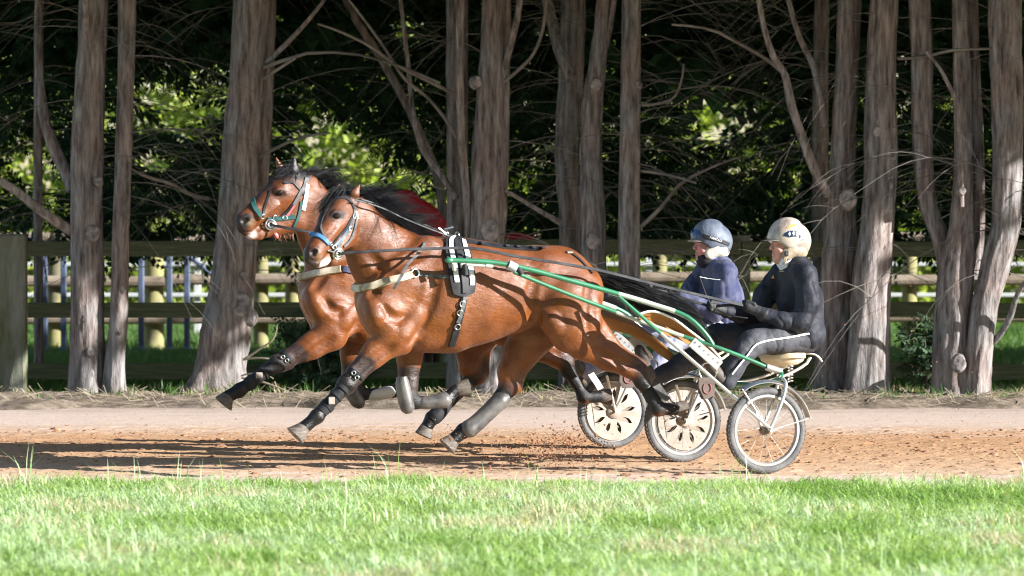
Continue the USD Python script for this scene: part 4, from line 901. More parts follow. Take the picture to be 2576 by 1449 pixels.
def bridle_n():
    b = sub(horse_n, 'bridle'); s = lambda nm, px, w, m, **k: strap(b, BN, FN, nm, px, w, m, **k)
    s('browband', [(842, 500), (865, 498), (884, 512), (890, 528)], .024, leather, t=.008)
    s('crown_strap', [(893, 520), (888, 548), (877, 580), (858, 606), (848, 632)], .028, greyStrap, t=.008)
    s('cheek_strap', [(886, 545), (866, 578), (846, 600), (830, 622)], .022, leather, t=.007)
    s('cheek_strap', [(881, 566), (862, 596), (842, 618)], .018, blueBand, t=.006)
    s('throat_latch', [(898, 532), (893, 570), (880, 605), (862, 622)], .02, greyStrap, t=.007)
    s('strap_end', [(894, 530), (899, 552)], .024, whitePad, t=.008, n=10)
    s('noseband', [(777, 590), (796, 592), (814, 602), (826, 614)], .034, blueBand, t=.012)
    s('lip_strap', [(805, 560), (812, 585), (826, 612), (838, 624)], .014, greyStrap, t=.006)
    s('chin_strap', [(838, 614), (848, 630), (838, 648)], .018, greyStrap, t=.006)
    s('face_strap', [(828, 520), (812, 548), (804, 575)], .014, leather, t=.006)
    P_, N_ = BN.cast(FN, [(846, 637)], .02)
    obj('bit_ring', ring(P_[0], .036, .008, N_[0] + [0, .8, 0], 26, 8), steel, b, smooth=True)
    obj('bit_ring', ring(P_[0] + [0, .012, 0], .02, .007, N_[0] + [0, .8, 0], 20, 8), steel, b, smooth=True)
    obj('curb_chain', tube(spline(np.vstack([BN.cast(FN, [(822, 630)], .01)[0], BN.cast(FN, [(834, 634)], .016)[0], P_]), 8), .006, 6), steel, b, smooth=True)
    for u, v in ((830, 612), (840, 622), (889, 545), (880, 575)):
        p, n = BN.cast(FN, [(u, v)], .010); obj('buckle', ring(p[0], .013, .004, n[0], 14, 6), steel, b, smooth=True)
    return P_[0]
BIT_N = FN.world(bridle_n())
boot(horse_n, FN, 'leg_boot', [(862, 978, .17, 21), (838, 1004, .17, 19), (808, 1036, .17, 21)], bootBlack, 'black brushing boot on the leading fore leg')
for pa, pb, r in (((866, 973), (858, 982), 24), ((848, 993), (842, 999), 22), ((828, 1016), (818, 1026), 22)):
    boot(horse_n, FN, 'boot_strap', [(*pa, .17, r), (*pb, .17, r)], bootBlack)
P_, N_ = BN.cast(FN, [(835, 1010)], .02); obj('boot_patch', rbox(FN.HP(834, 1008, .225), (.045, .012, .05), .004), velcro, horse_n)
boot(horse_n, FN, 'knee_strap', [(897, 938, .17, 29), (892, 944, .17, 29)], leather)
for q in ((898, 950), (890, 938)): obj('knee_buckle', ring(FN.HP(*q, .235), .013, .004, (0.2, 1, 0), 16, 6), steel, horse_n, smooth=True)
boot(horse_n, FN, 'knee_boot', [(1010, 948, -.10, 17), (1014, 975, -.10, 21), (1020, 1005, -.10, 22), (1026, 1030, -.10, 20), (1028, 1040, -.10, 10)], bootGrey, 'long grey rubber knee boot on the folded fore leg')
boot(horse_n, FN, 'leg_boot', [(1046, 1014, -.16, 15), (1070, 1013, -.15, 18), (1098, 1009, -.15, 21), (1120, 1006, -.15, 24), (1132, 1004, -.15, 16)], bootGrey, 'pale grey shin boot on the folded fore leg')
boot(horse_n, FN, 'hind_boot', [(1278, 998, -.14, 16), (1262, 1006, -.14, 26), (1225, 1040, -.14, 24), (1192, 1070, -.14, 25), (1176, 1082, -.14, 27), (1166, 1092, -.14, 16)], bootGrey, 'grey rubber shin boot on the hind leg under the belly')
P_, N_ = BN.cast(FN, [(1652, 990)], .0); obj('hind_boot', cat([sheet(np.array([[FN.HP(u + du, v + dv, .235) for u, v in ((1641, 973), (1650, 985), (1659, 998), (1668, 1012))] for du, dv in ((0, 0), (9, -4), (17, -9))]), np.tile([0, 1.0, 0], (3, 4, 1)), .012)]), bootGrey, horse_n, label='flat pale guard on the trailing hind leg')
boot(horse_n, FN, 'leg_boot', [(1628, 980, .17, 20), (1650, 1016, .17, 21)], bootBlack)

# ---- the farther horse
FF = Frame(at(1090, 1149, 30.8) * [1, 1, 0], 20.0)
TF = Map(910, 720, 767, 708, 0.94)
NFF = [(838, 790, .16, 56), (832, 838, .17, 44), (785, 870, .17, 33), (722, 905, .17, 24), (697, 916, .17, 24), (682, 924, .17, 17), (648, 949, .17, 14), (612, 975, .17, 15), (602, 982, .17, 18), (582, 993, .17, 14.5), (572, 999, .17, 17)]
FHF = [(1245, 775, -.13, 74), (1208, 830, -.15, 56), (1182, 880, -.16, 37), (1182, 920, -.16, 28), (1198, 944, -.16, 26), (1176, 966, -.16, 18), (1132, 1010, -.16, 14), (1096, 1044, -.16, 15), (1087, 1052, -.16, 18), (1078, 1066, -.16, 14), (1074, 1074, -.16, 16)]
FFF = [(890, 790, -.15, 54), (890, 840, -.16, 42), (886, 890, -.16, 30), (884, 950, -.16, 24), (890, 985, -.16, 24), (912, 992, -.16, 16), (950, 990, -.16, 13.5), (985, 986, -.16, 14), (995, 982, -.16, 17), (1012, 968, -.16, 13.5), (1020, 965, -.16, 15)]
head_f = [([(760, 466, .03, 38), (728, 478, .045, 46), (706, 492, .06, 44), (672, 514, .08, 33), (640, 538, .09, 27), (618, 556, .095, 27)], .03, [.72, .72, .72, .75, .85]),
          ([(752, 510, .04, 48), (742, 545, .05, 40)], .03, .6), ([(742, 550, .05, 34), (690, 572, .07, 23), (650, 588, .09, 15), (636, 592, .09, 14)], .025, .7),
          ([(612, 572, .10, 17), (622, 582, .10, 15)], .02, .85),
          ([(741, 452, .08, 12), (738, 428, .09, 15), (741, 396, .09, 4)], .012, .6), ([(712, 444, -.02, 12), (704, 420, -.03, 9), (694, 395, -.03, 2.5)], .012, .7),
          ([(712, 470, .13, 8), (698, 478, .14, 6)], .03, 1), ([(690, 512, .13, 7), (650, 542, .15, 6)], .03, 1)]
df = dict(head=head_f, neck=[(896, 690, 0, 106), (850, 640, .01, 86), (812, 580, .02, 66), (786, 520, .03, 54), (768, 480, .03, 44)],
          near_fore=NFF, far_fore=FFF, far_hind=FHF, hock_point=[(1215, 868, -.16, 26), (1216, 915, -.16, 14), (1221, 938, -.16, 11)], elbow=(838, 852, .17, 22), carve=[], holes=[((613, 557), .027, .006), ((621, 553), .024, .006)], slits=[([(600, 577), (620, 585), (645, 579), (662, 572)], .007)], ridge=[([(691, 484), (703, 476), (717, 481)], .017), ([(700, 515), (672, 536), (655, 545)], .018)], eye=[(704, 486, .033)],
          marks=[((613, 557, .14), (621, 553, .14), .040, .018, (.006, .004, .005), 1), ((598, 554, .1), (608, 578, .1), .035, .05, (.02, .013, .012), .95), ((626, 594, .1), (640, 590, .1), .016, .02, (.62, .56, .52), .9), ((632, 560, .17), (640, 568, .17), .01, .04, (.24, .15, .08), .7), ((697, 485, .13), (712, 484, .13), .026, .03, (.010, .006, .005), .95),
                 ((755, 438, .05), (718, 452, .04), .065, .05, (.010, .008, .008), 1), ((712, 444, .05), (632, 508, .07), .04, .06, (.020, .009, .007), .95), ((741, 398, .09), (738, 440, .09), .04, .03, (.010, .007, .008), 1)],
          hooves=[((573, 998), (560, 1014), (537, 1025), .17, 17, 24), ((1020, 965), (1044, 962), (1054, 978), -.16, 15, 20), ((1074, 1073), (1064, 1096), (1046, 1106), -.16, 16, 21)],
          crest=[(756, 440, .03), (785, 440, .03), (815, 470, .02), (850, 520, .01), (900, 560, 0), (960, 592, 0)], lift=.34, mane=.30, forelock=((742, 430, .06), (690, 460, .09)), seed=8)
df['crest'] = [(*p, 1) for p in df['crest']]
horse_f, BF, PF = make_horse('farther bay horse with a green noseband, half hidden and a length ahead', FF, TF, df)
hf, stf = saddle(horse_f, BF, FF, TF)
collar(hf, BF, FF, [(764, 697), (790, 690), (830, 682), (862, 676)], creamPad)
strap(hf, BF, FF, 'collar_strap', [(862, 676), (890, 682), (920, 690)], .05, M('navy_pad', (.012, .016, .05), rough=.6), .012)
def bridle_f():
    b = sub(horse_f, 'bridle'); s = lambda nm, px, w, m, **k: strap(b, BF, FF, nm, px, w, m, **k)
    s('browband', [(712, 462), (735, 458), (752, 474), (768, 492)], .022, leather, t=.008)
    s('crown_strap', [(772, 446), (764, 470), (752, 490), (738, 516)], .036, greyStrap, t=.009)
    s('strap_end', [(772, 462), (768, 500), (762, 530)], .034, whitePad, t=.010)
    s('cheek_strap', [(750, 492), (732, 518), (714, 542), (702, 552)], .024, leather, t=.007)
    s('cheek_strap', [(745, 510), (728, 535), (718, 552)], .018, pinkM, t=.006)
    s('noseband', [(637, 503), (640, 520), (650, 535), (658, 545)], .036, greenBand, t=.012)
    s('jaw_strap', [(668, 550), (695, 552), (728, 548), (745, 545)], .034, greenBand, t=.009)
    s('face_strap', [(682, 478), (672, 505), (664, 530), (662, 542)], .016, leather, t=.006)
    s('throat_latch', [(758, 505), (752, 540), (738, 572)], .022, greenBand, t=.007)
    P_, N_ = BF.cast(FF, [(680, 567)], .02)
    obj('bit_ring', ring(P_[0], .036, .008, N_[0] + [0, .8, 0], 26, 8), steel, b, smooth=True)
    obj('bit_ring', ring(P_[0] + [0, .012, 0], .02, .007, N_[0] + [0, .8, 0], 20, 8), steel, b, smooth=True)
    for u, v in ((660, 544), (716, 549), (690, 546)):
        p, n = BF.cast(FF, [(u, v)], .010); obj('buckle', ring(p[0], .016, .005, n[0], 14, 6), steel, b, smooth=True)
    return P_[0]
BIT_F = FF.world(bridle_f())
t_ = spline(np.array([FF.HP(u, v, .1) for u, v in ((688, 585), (694, 592), (698, 600))]), 8); obj('tongue', tube(t_, [.012, .016, .018, .018, .018, .017, .014, .006], 8), pinkM, horse_f, smooth=True)
rb = np.random.default_rng(4); n = 70; ro = np.array([FF.HP(rb.uniform(690, 735), 580 + rb.uniform(-4, 4), .05) for _ in range(n)])
obj('beard', strands(ro, np.tile([-.2, .2, -1.0], (n, 1)) + rb.normal(0, .3, (n, 3)), rb.uniform(.03, .08, n), rb, .0028, 4, .1, .02), M('beard_hair', (.16, .06, .025), rough=.6), horse_f, smooth=True)
boot(horse_f, FF, 'leg_boot', [(690, 920, .17, 19), (655, 945, .17, 18), (618, 972, .17, 20)], bootBlack, 'black brushing boot on the leading fore leg')
for pa, pb, r in (((668, 936), (662, 940), 21), ((636, 959), (622, 969), 21)):
    boot(horse_f, FF, 'boot_strap', [(*pa, .17, r), (*pb, .17, r)], bootBlack)
obj('boot_patch', rbox(FF.HP(652, 944, .225), (.05, .012, .045), .004), velcro, horse_f)
boot(horse_f, FF, 'knee_strap', [(724, 898, .17, 28), (718, 903, .17, 28)], leather)
for q in ((722, 907), (712, 898)): obj('knee_buckle', ring(FF.HP(*q, .235), .013, .004, (0.2, 1, 0), 16, 6), steel, horse_f, smooth=True)
boot(horse_f, FF, 'knee_boot', [(876, 958, -.10, 15), (884, 980, -.10, 20), (895, 1003, -.10, 21), (905, 1018, -.10, 18), (908, 1026, -.10, 9)], bootGrey, 'dark grey rubber knee boot on the folded fore leg')
boot(horse_f, FF, 'leg_boot', [(926, 995, -.16, 15), (950, 992, -.15, 17), (975, 987, -.15, 18), (994, 984, -.15, 14)], bootWhite, 'white shin boot on the folded fore leg')
boot(horse_f, FF, 'hind_boot', [(1128, 1012, -.15, 16), (1112, 1030, -.15, 21), (1096, 1046, -.15, 23), (1084, 1056, -.15, 20)], bootBlack)
obj('hind_boot', sheet(np.array([[FF.HP(u + du, v + dv, .235) for u, v in ((1478, 943), (1486, 955), (1495, 968), (1503, 982))] for du, dv in ((0, 0), (7, -3), (14, -7))]), np.tile([0, 1.0, 0], (3, 4, 1)), .012), bootWhite, horse_f, label='flat white guard on the trailing hind leg')

# ---- the rugged horse beyond the fence
def rugged():
    fr = Frame(at(1180, 900, 44.0) * [1, 1, 0], 4.0); B = Body()
    def P(u, v, lat, r): q = fr.HP(u, v, lat); return q, r * fr.px(q)
    B.chain([P(1085, 690, 0, 82), P(1180, 686, 0, 86), P(1290, 672, 0, 82)], .05, .75)
    B.chain([P(1095, 640, 0, 76), P(1045, 570, 0, 60), P(1005, 520, 0, 46)], .05, .5)
    B.chain([P(985, 530, 0, 30), P(950, 560, 0, 24), P(925, 600, 0, 17)], .03, .7)
    for u, l in ((1072, .14), (1092, -.14), (1302, .14), (1322, -.14)):
        B.chain([P(u, 740, l, 34), P(u + 2, 850, l, 17), P(u + 4, 880, l, 16), P(u + 4, 960, l, 10), P(u + 2, 978, l, 13)], .03, .9)
    B.build(.016, .6); t = thing('rugged_horse', 'dark legged horse in a deep red rug standing beyond the plank fence', 'horse', fr.O, fr.ang)
    V, F = B.mesh(); obj('body', (V, F), coat, t, color=np.tile([.035, .018, .012], (len(V), 1)))
    for u, l in ((1076, .14), (1096, -.14), (1306, .14), (1326, -.14)):
        c = fr.HP(u - 1, 984, l); obj('hoof', tube(np.array([c + [0, 0, .02], [c[0] + .02, c[1], 0.0]]), [.055, .07], 14), hoofM, t)
    R = Body()
    R.chain([P(1075, 692, 0, 84), P(1180, 688, 0, 88), P(1296, 672, 0, 86)], .05, .78); R.chain([P(1095, 640, 0, 79), P(1048, 572, 0, 64), P(1012, 530, 0, 52)], .05, .55)
    q, r = P(1180, 830, 0, 70); R.cone(q - [1.2, 0, .0], q + [1.2, 0, 0], r, r, .02, 3, True)
    R.build(.02, .6, .012); obj('rug', R.mesh(), rugM, t, smooth=True)
    q = fr.HP(1345, 660, 0); n = 120; rr = np.random.default_rng(3)
    obj('tail', strands(q + rr.normal(0, .02, (n, 3)), np.tile([-.25, 0, -1.0], (n, 1)) + rr.normal(0, .06, (n, 3)), rr.uniform(.4, .7, n), rr, .006, 6, .1, .02), hairM, t, smooth=True)
rugged()
# ================= sulkies
greenPaint = M('green_paint', (0.006, 0.10, 0.042), (0.015, 0.17, 0.075), scale=3, rough=0.38, spec=.9, coat=.5)
paleGreen = M('worn_pale_green_paint', (0.34, 0.38, 0.31), (0.46, 0.44, 0.36), scale=4, rough=0.38, spec=.5)
alu = M('dusty_aluminium', (0.50, 0.50, 0.47), (0.66, 0.65, 0.60), scale=9, rough=0.35, metal=.7)
chrome = M('dusty_chrome', (0.42, 0.43, 0.45), (0.60, 0.60, 0.60), scale=5, rough=0.25, metal=.9)
tyreM = M('dusty_tyre', (0.045, 0.045, 0.048), (0.12, 0.118, 0.115), scale=5, rough=0.75, bump=.3, bscale=60)
treadM = M('tyre_tread', (0.03, 0.026, 0.023), (0.10, 0.07, 0.05), scale=20, rough=0.85, bump=.8, bscale=50)
rimM = M('pale_rim', (0.26, 0.25, 0.24), (0.38, 0.36, 0.34), scale=6, rough=0.35, metal=.3)
spokeM = M('spoke_wire', (.3, .28, .25), (.42, .4, .37), rough=.4, metal=.6)
hubM = M('muddy_hub', (0.14, 0.09, 0.06), (0.32, 0.26, 0.2), scale=12, rough=0.6, metal=.4)
discM = M('cream_disc', (0.22, 0.185, 0.15), (0.33, 0.285, 0.24), scale=4, rough=0.5)
apronM = M('tan_apron', (0.24, 0.105, 0.03), (0.32, 0.15, 0.045), scale=4, rough=0.45)
creamSeat = M('cream_seat', (0.52, 0.40, 0.26), (0.66, 0.56, 0.42), scale=8, rough=0.5)
tapeM = M('grey_tape', (0.30, 0.30, 0.32), (0.42, 0.42, 0.44), scale=30, rough=0.5)
flapM = M('brown_flap', (0.05, 0.034, 0.028), (0.10, 0.07, 0.055), scale=12, rough=0.7)
redM = M('red_emblem', (0.16, 0.05, 0.045), rough=0.6)
from shapely.geometry import Polygon, Point
from shapely import affinity

def wheel(parent, c, R, side, disc=False, label=None):
    """c: hub centre in the sulky's frame; the axle is the frame's y"""
    w = sub(parent, 'wheel', label); Y = np.array([0, 1.0, 0]); rt = .027
    g = np.linspace(-2.55, 2.55, 15)
    obj('tyre', lathe(c, Y, [(R - rt + rt * math.cos(a), rt * math.sin(a)) for a in g], 72), tyreM, w, smooth=50)
    knob = []
    for k in range(60):
        a = 2 * PI * k / 60; d = np.array([math.cos(a), 0, math.sin(a)]); T_ = np.array([-d[2], 0, d[0]]); Rm = np.stack([T_, Y, d], 1)
        for y in (-.014, 0, .014): knob.append(box(c + d * (R - .0015 - abs(y) * .28) + Y * y + T_ * (.008 if y else 0), (.018, .010, .006), Rm))
    obj('tread', cat(knob), treadM, w, smooth=False, kind='stuff')
    ri = R - 2 * rt
    obj('rim', lathe(c, Y, [(ri + .004, -.019), (ri - .012, -.020), (ri - .020, -.008), (ri - .020, .008), (ri - .012, .020), (ri + .004, .019), (ri - .004, 0), (ri + .004, -.019)], 64), rimM, w, smooth=40)
    if not disc:
        obj('hub', lathe(c, Y, [(0, -.065), (.016, -.065), (.018, -.045), (.034, -.042), (.036, -.032), (.026, -.026), (.026, .026), (.036, .032), (.034, .042), (.018, .045), (.016, .065), (0, .065)], 22), hubM, w, smooth=40)
        for k in range(28):
            a = 2 * PI * k / 28; b = a + (.5 if k % 4 < 2 else -.5); y = .036 if k % 2 else -.036
            obj('spoke', bar(c + [.032 * math.cos(b), y, .032 * math.sin(b)], c + [(ri - .018) * math.cos(a), 0, (ri - .018) * math.sin(a)], 0.0013, 4), spokeM, w, smooth=True)
    else:
        for y in (.024, -.03):
            pg = Point(0, 0).buffer(ri - .008, 48)
            for k in range(9):
                a = 2 * PI * k / 9 + .2; petal = Polygon([(.36 * ri, 0), (.45 * ri, .045 * ri), (.58 * ri, .075 * ri), (.66 * ri, .06 * ri), (.78 * ri, 0), (.66 * ri, -.06 * ri), (.58 * ri, -.075 * ri), (.45 * ri, -.045 * ri)])
                pg = pg.difference(affinity.rotate(petal, math.degrees(a), origin=(0, 0)))
            m = trimesh.creation.extrude_polygon(pg, .006, engine='earcut'); v = m.vertices; r = np.hypot(v[:, 0], v[:, 1]); s = 1 if y > 0 else -1
            v = np.stack([v[:, 0], y + s * .02 * (1 - r / ri) + v[:, 2] - .003, v[:, 1]], 1) + c
            obj('disc', (v, m.faces[:, ::-1]), discM, w, smooth=20)
        obj('hub', lathe(c, Y, [(0, -.06), (.05, -.055), (.062, -.04), (.062, .035), (.055, .048), (.03, .058), (0, .06)], 26), discM, w, smooth=40)
def fender(parent, c, R, a0, a1, y):
    t = np.linspace(math.radians(a0), math.radians(a1), 30); p = np.linspace(-1, 1, 7)
    G = np.array([[c + [-(R - .018 * q * q) * math.cos(a), y + .042 * q, (R - .018 * q * q) * math.sin(a)] for q in p] for a in t])
    N = np.array([[[-math.cos(a), 0, math.sin(a)]] * 7 for a in t]); obj('fender', sheet(G, N, .004), chrome, parent, smooth=40)
def sulky(label, fr, fs, L, R, disc, mats):
    """fs: frame through which the near sulky's pixels are read; both sulkies share one build in local metres"""
    t = thing('sulky', label, 'sulky', fr.O, fr.ang, group=None)
    m1, m2, m3 = mats; S = lambda u, v, l: fs.HP(u, v, l)
    hc = np.array([fs.loc(FN.world(FN.HP(u, v, 0))) for u, v in ((1131, 655), (1486, 680))])      # the horse's middle line between the shafts
    def yc(X): return np.interp(X, [.25, hc[1, 0], hc[0, 0]], [0, hc[1, 1], hc[0, 1]])
    def LA(u, l): return float(np.interp(u, [1131, 1486, 1750], [hc[0, 1] + .37, hc[1, 1] + .44, l]))
    def MIR(q, s):
        q = np.array(q, float)
        if s < 0: q[..., 1] = 2 * yc(q[..., 0]) - q[..., 1]
        return q
    def pair(name, pts, r, mat, n=24, near=True, far=True):
        q = np.array([S(p[0], p[1], LA(p[0], .5)) for p in pts])
        for s in (1, -1): obj(name, tube(MIR(q, s), r, 12), mat, t, smooth=50)
    up = [(1131, 655, .22), (1200, 657, .25), (1260, 663, .28), (1340, 680, .33), (1420, 702, .37), (1550, 738, .43), (1640, 765, .47), (1728, 797, .50), (1766, 830, .52), (1793, 867, .54)]
    q = spline(np.array([S(p[0], p[1], LA(p[0], p[2])) for p in up]), 40)
    for s in (1, -1):
        for a, b, mt in ((0, 25, m1), (24, 33, m2), (32, 40, m1)):
            v, f = tube(MIR(q[a:b], s), .0175 if mt is m1 else .0178, 14); obj('shaft', (v, f if s > 0 else f[:, ::-1]), mt, t, smooth=50)
        v, f = ball(MIR(q[0], s), .022, 2, (1.6, 1, 1)); obj('shaft_tip', (v, f), m1, t, smooth=True)
    lo = [(1292, 684, .28), (1410, 732, .34), (1527, 777, .40), (1698, 839, .50), (1822, 880, .56), (1932, 925, .61)]
    q2 = spline(np.array([S(p[0], p[1], LA(p[0], p[2])) for p in lo]), 40)
    for s in (1, -1):
        for a, b, mt in ((0, 17, m1), (16, 27, m2), (26, 40, m1)):
            v, f = tube(MIR(q2[a:b], s), .0138 if mt is m1 else .0141, 12); obj('under_bar', (v, f if s > 0 else f[:, ::-1]), mt, t, smooth=50)
        v, f = tube(np.array([S(1928, 923.5, .61), S(1966, 935, .625)]) * [1, s, 1], .024, 14); obj('sleeve', (v, f if s > 0 else f[:, ::-1]), alu, t, smooth=50)
    pair('shaft_clamp', [(1278, 666, .285), (1298, 676, .285)], .034, tapeM)
    pair('shaft_clamp', [(1302, 674, .285), (1312, 690, .285)], .024, bootBlack)
    pair('hitch_pin', [(1160, 665, .26), (1240, 670, .28)], .011, alu); pair('hitch_pin', [(1222, 669, .28), (1238, 669.5, .28)], .016, alu)
    pair('hitch_block', [(1168, 664, .235), (1172, 692, .235)], .018, bootBlack); pair('hitch_block', [(1140, 664, .23), (1143, 680, .23)], .015, alu)
    hub = np.array([0, L / 2, R]); o = .062
    b0 = S(1556, 746, LA(1556, .5)); b1 = hub + [.004, o, .02]
    for s in (1, -1):
        for a, b, mt in ((b0, b0 * .72 + b1 * .28, m1), (b0 * .72 + b1 * .28, b1, m3)):
            v, f = tube(MIR(np.array([a, b]), s), .0135, 10); obj('brace', (v, f if s > 0 else f[:, ::-1]), mt, t, smooth=50)
        top = hub + [-.13, -.02, .36]
        for dy in (o, -o):
            v, f = tube(spline(np.array([top, top + [0, dy * 1.0, -.03], hub + [-.004, dy, .015]]), 14) * [1, s, 1], .012, 10); obj('fork_stay', (v, f if s > 0 else f[:, ::-1]), m3, t, smooth=50)
        v, f = tube(np.array([S(1880, 985, .60), hub + [0, -o, .01]]) * [1, s, 1], .011, 8); obj('fork_stay', (v, f if s > 0 else f[:, ::-1]), m3, t, smooth=50)
        v, f = tube(np.array([S(1966, 935, .625), top]) * [1, s, 1], .013, 10); obj('stub', (v, f if s > 0 else f[:, ::-1]), m1, t, smooth=50)
        v, f = bar((hub + [0, -.085, 0]) * [1, s, 1], (hub + [0, .085, 0]) * [1, s, 1], .009, 10); obj('axle', (v, f), alu, t, smooth=50)
        hs = hub * [1, s, 1]; wheel(t, hs, R, s, disc)
        fender(t, hs, R + .05, 14, 124, 0)
        for a in (14, 124):
            e = hs + [-(R + .05) * math.cos(math.radians(a)), .03 * s, (R + .05) * math.sin(math.radians(a))]
            obj('fender_stay', bar(e, hs + [0, .055 * s, .0], .0045, 6), m3, t, smooth=50)
        # foot plate with its row of holes
        c = S(1772, 893, .55) * [1, s, 1]; d = (b1 - b0) / np.linalg.norm(b1 - b0) * [1, s, 1]; n_ = np.array([0, 1.0, 0]); n_ -= d * (n_ @ d); n_ /= np.linalg.norm(n_); up_ = np.cross(n_, d); up_ *= np.sign(up_[2])
        Rm = np.stack([d, n_, up_], 1); obj('foot_plate', rbox(c + up_ * .012, (.26, .012, .075), .008, Rm), alu, t, smooth=30)
        for k in range(6): obj('bolt', lathe(c + up_ * .022 + d * (-.105 + .042 * k) + n_ * .005 * s, n_ * s, [(0.008, 0), (.008, .004), (0, .004)], 10), hubM, t, smooth=30)
        obj('stirrup', ring(S(1781, 935, .50) * [1, s, 1], .062, .006, (.2, 1, 0), 26, 6), steel, t, smooth=True)
        # curved apron panel beside the legs
        U = np.array([(1606, 792), (1640, 783), (1690, 800), (1735, 832), (1785, 872), (1815, 905)], float); D_ = np.array([(1606, 800), (1655, 838), (1700, 850), (1742, 872), (1775, 900), (1802, 918)], float)
        f = np.linspace(0, 1, 5)[:, None]; G = np.array([[S(*(U[i] * (1 - k) + D_[i] * k), .40 - .05 * math.sin(PI * k[0])) for k in f] for i in range(6)]) * [1, s, 1]
        v, fc = sheet(G if s > 0 else G[:, ::-1], np.tile([0, 1.0 * s, 0], (6, 5, 1)), .006); obj('apron_panel', (v, fc), apronM, t, smooth=40)
        v, fc = tube(spline(np.array([S(u, v_, .41) for u, v_ in U]), 24) * [1, s, 1], .008, 8); obj('apron_edge', (v, fc), whitePad, t, smooth=50)
        # mud flap with a horseshoe
        c = S(1777, 978, .52) * [1, s, 1]; P0 = Polygon([(-.052, .07), (.052, .07), (.055, -.02), (.035, -.062), (-.035, -.062), (-.055, -.02)]).buffer(.008); m = trimesh.creation.extrude_polygon(P0, .008, engine='earcut')
        v = m.vertices; obj('mud_flap', (np.stack([-v[:, 0], v[:, 2], v[:, 1]], 1) + c, m.faces), flapM, t, smooth=30)
        aa = np.linspace(math.radians(-55), math.radians(235), 18); obj('horseshoe_emblem', tube(np.stack([.030 * np.cos(aa), 0 * aa + .010, -.036 * np.sin(aa) + .004], 1) * [1, s, 1] + c + [0, 0 if s > 0 else .008, 0], .006, 6), redM, t, smooth=True)
    # cross beam, seat and its springs
    tops = np.array([[-.13, -L / 2 + .02, R + .36], [-.12, -L / 4, R + .30], [-.11, 0, R + .29], [-.12, L / 4, R + .30], [-.13, L / 2 - .02, R + .36]])
    obj('cross_beam', tube(spline(tops, 30), .019, 12), m1, t, smooth=50)
    sc = S(1968, 900, 0)
    g = np.linspace(0, 2 * PI, 28, endpoint=False); sh = Polygon([(.17 * math.cos(a) * (1 if math.cos(a) > 0 else .95), .19 * math.sin(a) * (1 - .25 * max(0, math.cos(a)))) for a in g])
    m = trimesh.creation.extrude_polygon(sh, .035, engine='earcut'); v = np.array(m.vertices); v[:, 2] += .5 * (v[:, 0] ** 2 + v[:, 1] ** 2) * 1.4; lowm = v[:, 2] < .02
    obj('seat', (v + sc + [0, 0, -.02], m.faces), creamSeat, t, smooth=40)
    pan = lathe(sc + [0, 0, -.022], (0, 0, -1.0), [(.16, -.03), (.15, .0), (.11, .025), (.05, .04), (0, .042)], 26); obj('seat_pan', pan, creamSeat, t, smooth=40)
    for s in (1, -1):
        obj('seat_bar', tube(spline(np.array([sc + [-.17, .1 * s, .0], sc + [-.12, .12 * s, -.05], [-.11, .13 * s, R + .30]]), 12), .011, 8), alu, t, smooth=50)
        a = np.linspace(0, 6 * 2 * PI, 90); obj('seat_spring', tube(np.stack([sc[0] - .02 + .02 * np.cos(a), .09 * s + .02 * np.sin(a), np.linspace(sc[2] - .05, R + .30, 90)], 1), .004, 5, cap=False), steel, t, smooth=True)
    obj('seat_lever', tube(spline(np.array([sc + [-.12, .05, .03], sc + [-.22, .05, .025], sc + [-.29, .05, -.03]]), 12), .008, 8), steel, t, smooth=50)
    return t
Ap = at(1927, 1083, 28.79); RN = .2975; yN = 22.0
lN = Frame((0, 0, 0), yN).l; LN = 1.40
FSN = Frame((Ap - lN * LN / 2) * [1, 1, 0], yN)
sulky('green sulky of the nearer horse, wire spoked wheels under mudguards', FSN, FSN, LN, RN, False, (greenPaint, paleGreen, alu))
yF = 20.0; lF = Frame((0, 0, 0), yF).l; LF = 1.45; RF = .2825
Dp = at(1722, 1057, 30.52)
FSF = Frame((Dp - lF * LF / 2) * [1, 1, 0], yF)
sulky('sulky of the farther horse, pale disc wheels with petal openings', FSF, FSN, LF, RF, True, (M('dark_green_paint', (.008, .07, .05), (.015, .10, .07), rough=.35), alu, alu))

# ================= drivers
skinM = M('skin', (0.50, 0.22, 0.18), (0.60, 0.31, 0.25), scale=14, rough=0.5, spec=.4)
skin2 = M('ruddy_skin', (0.44, 0.17, 0.15), (0.54, 0.25, 0.21), scale=14, rough=0.5, spec=.4)
def clothM(n, a, b, rough=.7): return M(n, a, b, scale=5, rough=rough, spec=.2, bump=.35, bscale=16, detail=6, pos=(.38, .72), bdist=.03)
blackJ = clothM('black_jacket', (0.009, 0.010, 0.016), (0.034, 0.036, 0.046), .6); greyT = clothM('dusty_trousers', (0.024, 0.025, 0.032), (0.075, 0.076, 0.085), .65)
blueJ = clothM('blue_jacket', (0.026, 0.032, 0.075), (0.115, 0.12, 0.175)); paleT = clothM('pale_trousers', (0.22, 0.235, 0.34), (0.3, 0.31, 0.38))
gloveM = M('black_glove', (0.014, 0.014, 0.015), (0.04, 0.04, 0.042), scale=14, rough=.6, spec=.2); bootM = M('muddy_shoe', (0.03, 0.025, 0.022), (0.10, 0.08, 0.065), scale=9, rough=.7)
buffM = M('white_neck_buff', (0.66, 0.66, 0.72), rough=.8); blueC = M('blue_collar', (0.10, 0.14, 0.36), (.16, .2, .44), rough=.8); blackBuff = M('black_neck_buff', (.012, .012, .016), rough=.8)
